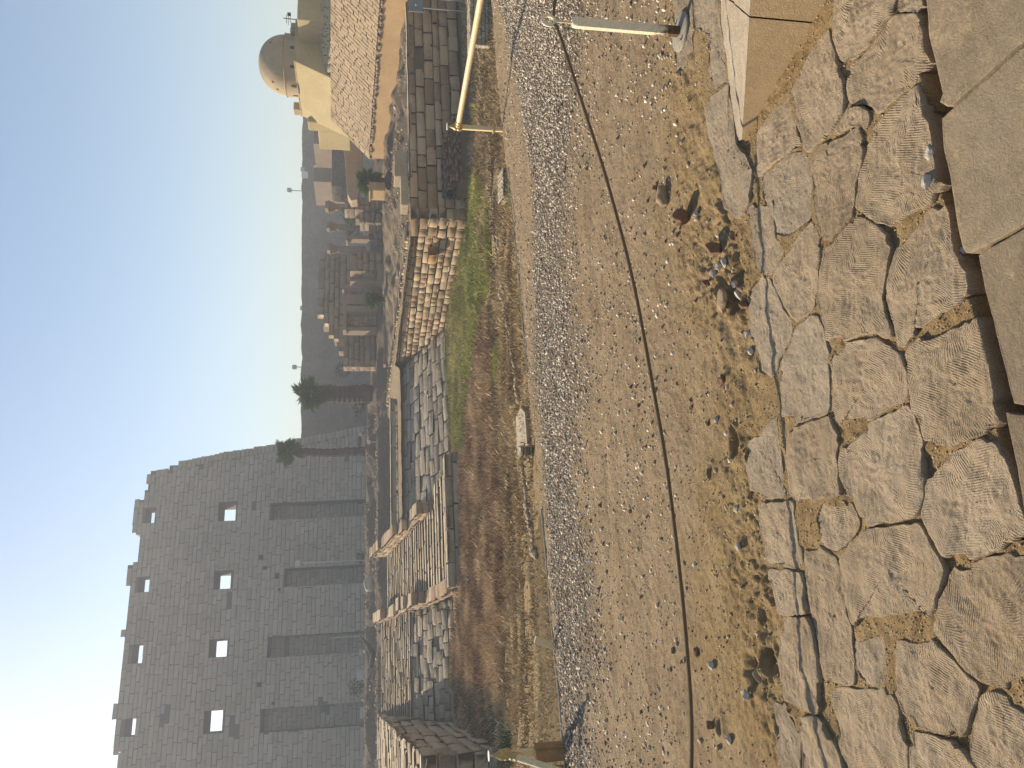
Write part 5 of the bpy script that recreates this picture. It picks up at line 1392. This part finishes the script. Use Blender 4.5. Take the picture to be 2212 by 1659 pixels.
def shrub(u, v, y, w, h, label, n=260, seed=1):
    c = gy(u, v, y); r = random.Random(seed); g = G()
    for i in range(n):
        d = Vector((r.gauss(0, 1), r.gauss(0, 1), r.gauss(0, 1))).normalized() * r.uniform(.5, 1); p_ = c + Vector((d.x * w / 2, d.y * w / 2, h / 2 + d.z * h / 2)) 
        a = Vector((r.gauss(0, 1), r.gauss(0, 1), r.gauss(0, 1))).normalized() * .16; b_ = a.orthogonal().normalized() * .07
        g.add([p_ - a, p_ + b_, p_ + a, p_ - b_], [(0, 1, 2, 3)], r.random())
    t_ = thing('shrub', label, 'shrub', c, 'shrubs among the ruins'); g.obj('foliage', M['leaf'], t_)
    g = G(); g.tube([c - UP * .3, c + UP * h * .5], [.08, .03], 6); g.obj('stem', M['trunk'], t_); return t_
shrub(1195, 800, 84, 3.0, 3.2, 'dark green bush seen between the two right columns', 420, 1)
shrub(1160, 785, 92, 2.6, 2.2, 'dark green bush behind the middle column', 300, 2)
shrub(1235, 768, 96, 3, 1.2, 'low dark hedge behind the sloping mud wall', 200, 3)
shrub(860, 760, 100, 2.2, 2.2, 'dusty green bush on the slope of the enclosure wall', 200, 4)
shrub(788, 792, 82, 3.0, 1.6, 'dark bush around the foot of the stout palm', 260, 5)
shrub(455, 790, 94, 1.6, 1.2, 'dark bush at the foot of the pylon beside the second niche', 150, 6)
shrub(175, 792, 92, 2.2, 2.2, 'dark bush at the foot of the pylon between two floodlight boxes', 220, 7)

# ================================================================ BACKGROUND RIGHT
# great mud brick enclosure wall
tw = thing('enclosure_wall', 'vast dark mud brick enclosure wall closing the background', 'wall', (30, 190, 0))
x0, x1, y0 = -95, 140, 186; nx, nz = 300, 26; V = []; Fc = []
for i in range(nx + 1):
    x = x0 + (x1 - x0) * i / nx
    topz = 18.1 + (x - 20) * -.004 + mnoise.noise(Vector((x * .25, 0, 0))) * .35 + mnoise.noise(Vector((x * .9, 3, 0))) * .15
    for j in range(nz + 1):
        f_ = j / nz; z = 1.0 + (topz - 1.0) * f_
        if f_ < .86: yy = y0 - 7 * (1 - f_) ** 1.3 * (1 + .5 * mnoise.noise(Vector((x * .12, 5, 0)))) - mnoise.noise(Vector((x * .4, z * .4, 0))) * 1.2 - mnoise.noise(Vector((x * 1.3, z * 1.3, 0))) * .5
        else: yy = y0 + .6 - mnoise.noise(Vector((x * .8, z * .8, 7))) * .15
        V.append((x - 30, yy - 190, z))
    V.append((x - 30, y0 + 9 - 190, topz))
m_ = nz + 2
for i in range(nx):
    for j in range(nz + 1): Fc.append((i * m_ + j, (i + 1) * m_ + j, (i + 1) * m_ + j + 1, i * m_ + j + 1))
me = npmesh('wall_face', V, Fc, .5, True); me.materials.append(M['mudwall']); o = bpy.data.objects.new('wall_face', me); COL.objects.link(o); o.parent = tw; WL[o] = WL[tw]
# lamp masts on it
for (u_, v0, v1, lb) in [(866, 637, 656, 'lamp mast on the enclosure wall nearest the stout palm'), (1246, 626, 664, 'tallest lamp mast on the enclosure wall, above the columns'), (993, 654, 662, 'small curved lamp on the enclosure wall, middle'), (1292, 655, 664, 'small floodlight on the enclosure wall near the domed building')]:
    pole(u_, v0, v1, 187, .12, lb, True, 'lamp mast', 'lamp_mast', 'lamp masts on the enclosure wall')
b_ = gy(1280, 664, 187); g = G(); g.box(b_ + UP * .55, (1.6, 1.2, 1.5)); o = g.obj('white_hut', M['whitepaint'], None, loc=b_, bevel=.05); tag(o, 'small white hut on top of the enclosure wall', 'hut')

def bx(parent, name, mat, u0, v0, u1, v1, y, dpt, bevel=.04, e=E):
    """box whose front face shows at the given upright pixel rectangle, front at distance y"""
    a_ = gy(u0, v1, y); b_ = gy(u1, v0, y); w, h = abs(b_.x - a_.x), abs(b_.z - a_.z)
    c_ = Vector(((a_.x + b_.x) / 2, y, (a_.z + b_.z) / 2)) + A * dpt / 2
    g = G(); g.box(c_, (w / e.x * .97, dpt, h), e, UP.cross(e)); return g.obj(name, mat, parent, bevel=bevel)
def blockwall(root, u0, v0, u1, v1, y, mat, ch=.5, lmin=.6, lmax=1.3, seed=1, step=None, depth=.6, name='stone_block'):
    a_ = gy(u0, v1, y); b_ = gy(u1, v0, y); w = (b_.x - a_.x) / E.x * .97; h = b_.z - a_.z; r = random.Random(seed); O = Vector((a_.x, y - (b_.x - a_.x) * .18, a_.z)); it = []
    for (s0, s1, t0, t1, row) in lay(0, w, 0, h, ch, lmin, lmax, r):
        if step and t1 > step((s0 + s1) / 2 / w) * h: continue
        it.append((O + E * (s0 + s1) / 2 + UP * (t0 + t1) / 2 - A * r.uniform(-.02, .03), E, UP, -A, s1 - s0 - .02, t1 - t0 - .02, depth))
        it.append((O + E * s0 + A * (depth + .3) / 2 + UP * (t0 + t1) / 2, -A, UP, -E, depth + .3, t1 - t0 - .02, .3)) if s0 < .02 else None
    put_blocks(root, name, it, mat); return O
ch_ = thing('ruined_chapel', 'ruined sandstone chapel wall with stepped broken left end behind the terrace', 'ruin', gy(995, 830, 90))
blockwall(ch_, 898, 686, 1122, 830, 90, M['ruin'], .62, .9, 1.8, 81, lambda f_: min(1, .66 + f_ * 1.1) if f_ < .32 else 1.0, 1.2)
g = G(); a_ = gy(940, 830, 91.5); b_ = gy(1118, 690, 91.5); g.box(Vector(((a_.x + b_.x) / 2, 92.5, (a_.z + b_.z) / 2)), ((b_.x - a_.x) * 1.0, 1.6, b_.z - a_.z - 1.0), E, A); g.obj('core', M['ruin'], ch_)
pl_ = thing('plain_block_wall', 'plain pale block of walling left of the chapel doorway', 'wall', gy(900, 812, 84))
blockwall(pl_, 866, 742, 938, 812, 84, M['ruin'], .6, .9, 1.8, 82, None, 1.0)
g = G(); a_ = gy(868, 815, 85.2); b_ = gy(936, 745, 85.2); g.box(Vector(((a_.x + b_.x) / 2, 86, (a_.z + b_.z) / 2)), ((b_.x - a_.x) * .95, 1.2, b_.z - a_.z), E, A); g.obj('core', M['ruin'], pl_)
dw = thing('chapel_doorway', 'walled-up stone doorway between two pilasters in the chapel front', 'doorway', gy(965, 818, 80))
bx(dw, 'pilaster', M['ruin'], 944, 746, 954, 816, 80, 1.2); bx(dw, 'pilaster', M['ruin'], 985, 746, 1000, 817, 80, 1.4); bx(dw, 'pilaster', M['ruin'], 1001, 747, 1024, 817, 80.3, 1.3); bx(dw, 'lintel', M['ruin'], 944, 741, 1024, 749, 80, 1.3)
blockwall(dw, 954, 749, 985, 816, 80.6, M['ruin'], .5, .5, 1.0, 83, None, .5, 'infill_stone')
gp = thing('gate_pier', 'broad reddish gate pier right of the chapel doorway', 'pier', gy(1090, 826, 78))
blockwall(gp, 1071, 756, 1118, 826, 78, M['ruin'], .62, 1.0, 2.0, 84, None, 1.6); g = G(); a_ = gy(1073, 828, 79); b_ = gy(1116, 758, 79); g.box(Vector(((a_.x + b_.x) / 2, 80.2, (a_.z + b_.z) / 2)), ((b_.x - a_.x), 1.8, b_.z - a_.z), E, A); g.obj('core', M['ruin'], gp)
bx(gp, 'side_pier', M['ruin'], 1050, 756, 1070, 815, 79, 1.2)
bx(gp, 'plinth', M['ruin'], 1046, 815, 1090, 828, 77.5, 1.0)
bx(gp, 'side_pier', M['ruin'], 1026, 788, 1048, 822, 80, 1.2)
def column(u, vcap, vbot, y, label, hw=7, seed=1):
    t_ = thing('capital_column', label, 'column', gy(u, vbot, y), 'columns with wide capitals'); b = gy(u, vbot, y); tp = gy(u, vcap, y); H_ = tp.z - b.z; k_ = y / F; R_ = hw * k_
    g = G(); g.lathe(b, [(R_ * 1.05, 0), (R_, .2), (R_ * .93, H_ * .8), (R_ * .9, H_ - 20 * k_ - .05)], 20); g.obj('shaft', M['ruin'], t_, True)
    g = G(); g.lathe(b, [(R_ * .9, H_ - 20 * k_), (R_ * 1.25, H_ - 17 * k_), (R_ * 1.5, H_ - 9 * k_), (R_ * 1.75, H_ - 8 * k_), (R_ * 1.75, H_ - 6 * k_), (R_ * 1.2, H_ - 6 * k_), (0, H_ - 6 * k_)], 20); g.obj('capital', M['ruin'], t_, True)
    g = G(); g.box(b + UP * (H_ - 3 * k_), (R_ * 2.2, R_ * 2.2, 6 * k_), E, A); g.obj('abacus', M['ruin'], t_, bevel=.03)
    return t_
column(1209, 703, 790, 84, 'rightmost of the three columns with wide capitals, joined to a wall stub', 8)
column(1166, 706, 800, 86, 'middle column with a wide capital, standing before dark bushes', 7)
column(1119, 707, 790, 88, 'leftmost column with a wide capital, beside the chapel wall', 7)
sw = thing('wall_stub', 'ruined reddish wall stub around the rightmost column', 'wall', gy(1205, 822, 80))
blockwall(sw, 1203, 744, 1234, 822, 80, M['ruin'], .55, .7, 1.3, 85, None, 1.4); blockwall(sw, 1176, 762, 1204, 824, 79.5, M['ruin'], .55, .7, 1.3, 86, lambda f_: .9 + .1 * f_, 1.4)
blockwall(sw, 1140, 790, 1178, 826, 78, M['ruin'], .5, .7, 1.3, 87, lambda f_: .6 + .4 * f_, 1.2)
g = G()
for (u0, v0, u1, v1, y) in [(1205, 750, 1232, 824, 81.5), (1178, 768, 1204, 826, 81)]:
    a_ = gy(u0, v1, y); b_ = gy(u1, v0, y); g.box(Vector(((a_.x + b_.x) / 2, y + .6, (a_.z + b_.z) / 2)), ((b_.x - a_.x), 1.2, b_.z - a_.z), E, A)
g.obj('core', M['ruin'], sw)
lw = thing('low_courtyard_wall', 'long low brown wall in front of the chapel pillars', 'wall', gy(1080, 832, 74)); blockwall(lw, 870, 822, 1240, 833, 75, M['ruin'], .25, .8, 1.8, 88, lambda f_: .75 + .25 * math.sin(f_ * 40) , .5)
for i_, (u_, v0, v1, y_, w_, lb) in enumerate([(1040, 744, 822, 86, 5, 'slender pillar between chapel doorway and gate pier'), (1146, 752, 822, 82, 5, 'thin pillar left of the middle column'), (1183, 748, 800, 88, 5, 'short pillar right of the middle column'), (927, 728, 800, 92, 6, 'pillar rising behind the plain block wall'), (1066, 730, 790, 92, 6, 'tall pillar rising behind the gate pier')]):
    t_ = thing('ruined_pillar', lb, 'pillar', gy(u_, v1, y_), 'square pillars of the ruined chapel'); bx(t_, 'shaft', M['ruin'], u_ - w_, v0, u_ + w_, v1, y_, .9); bx(t_, 'cap_stone', M['ruin'], u_ - w_ - 2, v0 - 5, u_ + w_ + 2, v0, y_ - .1, 1.1)
# orange plaster block
ob = thing('orange_plaster_block', 'small bright orange plaster block under the bushy palm', 'block', gy(1257, 831, 57)); bx(ob, 'body', M['plaster'], 1246, 799, 1268, 832, 57, 1.3, .05); bx(ob, 'cap', M['plaster'], 1245, 797, 1269, 800, 56.9, 1.4, .02)
# mud walls standing behind
mw = thing('buttressed_mud_wall', 'brown mud brick wall with two sunlit buttress edges below the enclosure wall top', 'wall', gy(1330, 740, 120))
bx(mw, 'buttress', M['mudwall2'] if 'mudwall2' in M else M['ruin'], 1262, 678, 1300, 745, 112, 6); bx(mw, 'buttress', M['ruin'], 1340, 678, 1420, 745, 112, 6); bx(mw, 'wall', M['ruin'], 1296, 678, 1345, 745, 118, 4)
bx(mw, 'footing', M['mudwall'], 1250, 716, 1350, 770, 108, 4, .3)
ms = thing('sloping_mud_bank', 'pale flat-topped mud bank tapering to the left below the buttressed wall', 'bank', gy(1280, 768, 76))
g = G(); ys = 74; P = [gy(1226, 758, ys), gy(1228, 772, ys), gy(1290, 783, ys), gy(1345, 783, ys), gy(1345, 742, ys), gy(1300, 746, ys), gy(1240, 750, ys)]
g.prism(P, Vector((0, 3, 0))); g.obj('bank', M['terrace'], ms, bevel=.08)

# brick faced mass with ochre plinth
bm_ = thing('mud_brick_ramp', 'big sloping sunlit mass of mud bricks above an ochre plastered plinth', 'mud brick mass', pq(38.3, 43, -.4))
PX = 38.3; qa, qb = 33.0, 51.5
def footz(q_): return -.47 + .079 * (q_ - 35.7)
def topz_(q_): return 1.22 + .047 * (q_ - 35.7)
g = G(); n = 30; V = []; Fc = []
for i in range(n + 1):
    q_ = qa + (qb - qa) * i / n
    for k_, (dp, zz_) in enumerate(((.0, footz(q_) - .6), (.0, topz_(q_) - .22 + .05 * math.sin(i * 2.1)), (.35, topz_(q_) - .16), (.35, footz(q_) - .6))): V.append(pq(PX + dp + (.03 * mnoise.noise(Vector((i * .5, k_, 0)))), q_, zz_))
for i in range(n):
    for k_ in range(3): Fc.append((i * 4 + k_, (i + 1) * 4 + k_, (i + 1) * 4 + k_ + 1, i * 4 + k_ + 1))
Fc.append((n * 4, n * 4 + 1, n * 4 + 2, n * 4 + 3)); g.add(V, Fc); g.obj('plaster_plinth', M['plaster'], bm_, True)
# end of plinth facing away-left is closed by the block
SLB = math.radians(40); e2b = (E * math.cos(SLB) + UP * math.sin(SLB)); nb_ = (-E * math.sin(SLB) + UP * math.cos(SLB))
r = random.Random(91); items = []; Lb = 3.0 / math.sin(SLB); q_ = qa - 2
# bricks laid with their length down the slope; end of the mass cut obliquely
while q_ < qb + .6:
    w_ = r.uniform(.30, .38); s_ = -r.uniform(0, .5)
    sl_b = .047
    while s_ < Lb:
        L = r.uniform(.55, .75); a_, b_ = max(0, s_), min(Lb, s_ + L)
        lim = qb - .2 + (a_ * .05)
        if b_ - a_ > .12 and q_ < lim:
            P = pq(PX + .02, q_ + w_ / 2, topz_(q_)) + e2b * (a_ + b_) / 2 + nb_ * r.uniform(-.012, .015)
            items.append((P, -A, e2b, nb_, w_ - .014, b_ - a_ - .02, .2))
        s_ += L
    q_ += w_
put_blocks(bm_, 'brick', items, M['mud'], 300, 'upper_bricks')
g = G(); O = pq(PX + .02, qa - 2, topz_(qa - 2)); O2 = pq(PX + .02, qb + .3, topz_(qb + .3))
V = [O - nb_ * .09, O2 - nb_ * .09, O2 + e2b * Lb - nb_ * .09, O + e2b * Lb - nb_ * .09]
V += [Vector((v.x, v.y, -1)) + E * .3 for v in V[:2]] + [V[2] + E * 14, V[3] + E * 14, Vector((V[2].x, V[2].y, -1)) + E * 14, Vector((V[3].x, V[3].y, -1)) + E * 14]
g.add(V, [(0, 1, 2, 3), (3, 2, 6, 7), (1, 5, 8, 6, 2), (0, 3, 7, 9, 4), (0, 4, 5, 1)]); g.obj('core', M['mud'], bm_)
# broken brick edge between bricks and plaster
items = []; q_ = qa
while q_ < qb:
    L = r.uniform(.18, .4); 
    if r.random() > .12: items.append((pq(PX - .06 - r.uniform(0, .08), q_ + L / 2, topz_(q_) - .13 + r.uniform(-.05, .04)), -A, UP, -E, L * .9, r.uniform(.12, .24), .3))
    q_ += L
put_blocks(bm_, 'edge_brick', items, M['ruin'])

# rubble on the terrace in front of it: loose stones
rr = np.random.default_rng(5); N = 700; p_ = rr.uniform(23.6, 38, N); q_ = rr.uniform(37, 50, N); X = p_ * E.x + q_ * A.x; Y = p_ * E.y + q_ * A.y
scatter('terrace_rubble', M['sandpebble'], X, Y, terr_z(p_, q_), rr.uniform(.06, .32, N) * rr.uniform(.3, 1, N), rr.uniform(0, 1, N), .2, 22)
N = 1600; p_ = rr.uniform(-16, 27, N); q_ = rr.uniform(66, 84, N); X = p_ * E.x + q_ * A.x; Y = p_ * E.y + q_ * A.y
scatter('mound_rubble', M['sandpebble'], X, Y, terr_z(p_, q_), rr.uniform(.1, .5, N) * rr.uniform(.3, 1, N), rr.uniform(0, .5, N), .2, 23)
N = 900; X = rr.uniform(-13, 22, N); Y = rr.uniform(14, 44, N)
scatter('basin_stones', M['sandpebble'], X, Y, basin_z(X, Y), rr.uniform(.04, .16, N), rr.uniform(0, 1, N), .2, 24)

# domed building
dm = thing('domed_building', 'cream rendered building with a plain round dome above the sloping mud bricks', 'building', gy(1516, 730, 64))
YD = 62
def Z(v, y=YD): return H0 + (805 - v) / F * y
cD = gy(1516, 645, YD + 3)
# body: shaded front, sunlit left side
c0 = gy(1522, 720, YD); # front-left corner of the main block
g = G(); body_w, body_d = 5.2, 7.5; zb, zt = 3.6, Z(644)
cx = gy(1524, 690, YD).x; cor = Vector((cx, YD, 0))
fl = 1.4 * (zt - zb) / (zt - Z(718))
g = G(); g.prism([cor + UP * zt, cor - E * fl + UP * zb, cor + E * 4.1 + UP * zb, cor + E * 4.1 + UP * zt], A * 6.4); g.obj('main_block', M['cream'], dm, bevel=.08)
g = G(); g.box(cor + E * 2.05 + A * 3.2 + UP * (zt + .0), (4.2, 6.5, .10), E, A); g.obj('coping', M['cream'], dm, bevel=.03)
g = G(); g.box(cor + A * 5.9 + E * .3 + UP * (zt + .2), (.75, .8, .75), E, A); g.obj('turret', M['cream'], dm, bevel=.06)
for (qa_, wd_, vt_, nm_) in ((6.8, 1.2, 672, 'annex'), (8.6, 2.6, 694, 'annex')):
    g = G(); g.box(cor + A * qa_ + E * .5 + UP * (zb + Z(vt_, YD + qa_ * .93)) / 2, (2.4, wd_, Z(vt_, YD + qa_ * .93) - zb), E, A); g.obj(nm_, M['cream'], dm, bevel=.1)
# right hand block with parapets
g = G(); a_ = gy(1617, 655, YD - 1.5); g.box(Vector((a_.x, YD - 1.5, 0)) + E * 2.3 + A * 2.0 + UP * (zb + Z(653)) / 2, (4.6, 4.0, Z(653) - zb), E, A); g.obj('right_block', M['cream'], dm, bevel=.08)
g = G(); g.box(Vector((a_.x, YD - 1.5, 0)) + E * 3.4 - A * .3 + UP * (Z(668)), (1.9, .5, .5), E, A); g.obj('roof_ledge', M['whitepaint'], dm, bevel=.05)
# drum and dome
R_ = 61 / F * (YD + 3); dc = cor + E * 1.75 + A * 3.3; dc.z = zt
dc = Vector((gy(1516, 640, dc.y).x, dc.y, zt)); R_ = 59 / F * dc.y
zd0 = zt - .05; zd1 = H0 + (805 - 628) / F * dc.y; zd2 = H0 + (805 - 573) / F * dc.y
g = G(); g.lathe(Vector((dc.x, dc.y, zd0)), [(R_ * 1.05, 0), (R_ * 1.05, zd1 - zd0 - .06), (R_ * 1.07, zd1 - zd0 - .03), (R_ * 1.0, zd1 - zd0 + .03)], 48); drum = g.obj('drum', M['dome'], dm, True)
for a0_ in (-150, -113, -78, -40, -5, 180):
    a_ = math.radians(a0_); n_ = Vector((math.cos(a_), math.sin(a_), 0)); tg = Vector((-n_.y, n_.x, 0)); P = Vector((dc.x, dc.y, zd0 + .12)) + n_ * (R_ * 1.05 + .01)
    g = G(); w_ = .13; hh_ = .42
    arch = [P - tg * w_, P + tg * w_, P + tg * w_ + UP * hh_ * .55] + [P + tg * w_ * math.cos(b_) + UP * (hh_ * .55 + math.sin(b_) * hh_ * .45) for b_ in np.linspace(.4, math.pi - .4, 5)] + [P - tg * w_ + UP * hh_ * .55]
    g.prism(arch, -n_ * .06); g.obj('window', M['dark'], drum)
prof = [(R_ * math.cos(a_) ** .92, (zd2 - zd1) * math.sin(a_)) for a_ in np.linspace(0, math.pi / 2 - .001, 20)]
g = G(); g.lathe(Vector((dc.x, dc.y, zd1)), prof, 56); dome = g.obj('dome', M['dome'], dm, True)
for (a0_, el_) in ((-150, .45), (-168, .3), (-60, .5)):
    a_ = math.radians(a0_); P = Vector((dc.x + R_ * math.cos(a_) * math.cos(el_), dc.y + R_ * math.sin(a_) * math.cos(el_), zd1 + (zd2 - zd1) * math.sin(el_))); n_ = Vector((math.cos(a_) * math.cos(el_), math.sin(a_) * math.cos(el_), math.sin(el_)))
    g = G(); g.tube([P - n_ * .05, P + n_ * .02], .11, 10); g.obj('vent', M['dark'], dome)
for (u_, v_, w_, h_) in ((1590, 641, .35, .5), (1600, 640, .5, .45)):
    P = gy(u_, 645, YD + 2); g = G(); g.box(Vector((P.x, P.y, zt + h_ / 2)), (w_, .4, h_), E, A); g.obj('chimney', M['dome'], dm, bevel=.04)
# stone parapet course under the front wall, lit
lp = thing('yellow_stone_footing', 'bright yellow-painted rubble footing below the shaded front of the domed building', 'footing', gy(1570, 716, 60)); sl2 = math.radians(24)
e1f = Vector((math.cos(math.radians(-18)), math.sin(math.radians(-18)), 0)); hf = Vector((-e1f.y, e1f.x, 0)); e2f = hf * math.cos(sl2) + UP * math.sin(sl2); nf_ = -hf * math.sin(sl2) + UP * math.cos(sl2)
O = gy(1503, 718, 60.5); it = [(O + e1f * (s0 + s1) / 2 + e2f * (t0 + t1) / 2, e1f, e2f, nf_, s1 - s0 - .03, t1 - t0 - .03, .4) for (s0, s1, t0, t1, rw) in lay(0, 5.2, 0, 2.5, .5, .35, .8, random.Random(95))]
put_blocks(lp, 'stone', it, M['cream'])
# aerial mast
b_ = gy(1616, 645, YD); t_ = thing('aerial_mast', 'thin dark aerial mast with small antennas on the domed building roof', 'mast', b_); g = G(); tp = gy(1620, 612, YD); g.tube([b_ - UP * .1, tp], .035, 8); g.obj('shaft', M['dark'], t_)
for k_, w_ in ((.8, .35), (.68, .5), (.55, .3)):
    P = b_.lerp(tp, k_); g = G(); g.tube([P - Vector((w_, 0, 0)), P + Vector((w_, .1, 0))], .02, 6); g.obj('antenna', M['dark'], t_)
g = G(); P = b_.lerp(tp, .62) + Vector((.35, 0, 0)); g.box(P, (.2, .2, .25)); g.obj('lamp_head', M['dark'], t_)

# ================================================================ sign and brick ruin by the shaded wall
P = gz(1648, 990, FLOOR + .0); yb = 42.5; P = gy(1648, 990, yb)
sg = thing('information_board', 'blue-grey information board on two thin posts in the shaded right corner of the basin', 'sign', Vector((P.x, yb, FLOOR)))
a_ = gy(1638, 914, yb); b_ = gy(1657, 884, yb); g = G(); g.box(Vector(((a_.x + b_.x) / 2 + .1, yb, (a_.z + b_.z) / 2)), ((b_.x - a_.x) + .5, .06, b_.z - a_.z)); pn = g.obj('panel', M['signblue'], sg, bevel=.01)
for dx in (-.18, .38):
    g = G(); g.tube([Vector(((a_.x + b_.x) / 2 + .1 + dx, yb + .06, FLOOR - .1)), Vector(((a_.x + b_.x) / 2 + .1 + dx, yb + .06, b_.z))], .03, 8); g.obj('leg', M['pole'], sg)
g = G(); cc = Vector(((a_.x + b_.x) / 2, yb - .035, (a_.z + b_.z) / 2 + .03)); 
g.prism([cc + Vector((-.10, 0, .02)), cc + Vector((-.02, 0, -.03)), cc + Vector((.10, 0, .02)), cc + Vector((.0, 0, .05))], Vector((0, -.006, 0))); g.prism([cc + Vector((-.04, 0, -.10)), cc + Vector((.0, 0, -.10)), cc + Vector((.03, 0, -.02)), cc + Vector((.0, 0, -.02))], Vector((0, -.006, 0))); g.obj('white_mark', M['whitepaint'], pn)
br = thing('ruined_brick_wall', 'low ruined wall of old red bricks in the shade before the big blocks', 'brick ruin', gz(1340, 1015, FLOOR))
r = random.Random(97); a_ = gz(1268, 1016, FLOOR); b_ = gz(1405, 1006, FLOOR); e1b = (b_ - a_); wL = e1b.length; e1b.normalize(); nb2 = Vector((e1b.y, -e1b.x, 0)); items = []
for k_, (off, hmax, x0_, x1_) in enumerate(((0, .40, .1, wL), (.5, .68, .2, wL * .98), (1.0, .95, .55, wL * .9))):
    zz_ = 0
    while zz_ < hmax:
        s_ = x0_ - r.uniform(0, .12)
        while s_ < x1_ - r.uniform(0, .3):
            if r.random() > .06 and (zz_ > hmax - .4): items.append((a_ + e1b * (s_ + .12) - nb2 * off + UP * (zz_ + .06 + .25), e1b, UP, nb2, .215, .10, .3))
            s_ += .24
        zz_ += .12
    s_ = x0_
    while s_ < x1_: items.append((a_ + e1b * (s_ + .12) - nb2 * (off + .25) + UP * (hmax + .26), e1b, -nb2, UP, .22, .44, .12)); s_ += .24
put_blocks(br, 'brick', items, M['redbrick'])
g = G(); g.box(a_ + e1b * wL * .5 - nb2 * .9 + UP * .2, (wL * .9, 1.5, .7), e1b, -nb2); g.obj('core', M['joint'], br)
bb = thing('blue_brick_wall', 'low wall of blue-grey bricks just behind the red brick ruin', 'brick ruin', gz(1350, 1000, FLOOR)); items = []; a2_ = a_ - nb2 * 1.9
for zr in range(8):
    s_ = .5 + (zr % 2) * .12
    while s_ < wL * .75: items.append((a2_ + e1b * (s_ + .12) + UP * (.4 + zr * .12), e1b, UP, nb2, .215, .10, .4)); s_ += .24
put_blocks(bb, 'brick', items, M['bluebrick'])

# ================================================================ haze
g = G(); g.box(Vector((0, 180, 20)), (900, 560, 51)); o = g.obj('haze', M['joint'], None, loc=(0, 180, -5.5)); o['kind'] = 'stuff'
hm = bpy.data.materials.new('haze_air'); hm.use_nodes = True; hm.node_tree.nodes.clear(); ho = hm.node_tree.nodes.new('ShaderNodeOutputMaterial'); hv = hm.node_tree.nodes.new('ShaderNodeVolumePrincipled')
hv.inputs['Color'].default_value = (.88, .92, .98, 1); hv.inputs['Density'].default_value = .0017; hv.inputs['Anisotropy'].default_value = .0
hm.node_tree.links.new(hv.outputs[0], ho.inputs['Volume']); o.data.materials[0] = hm
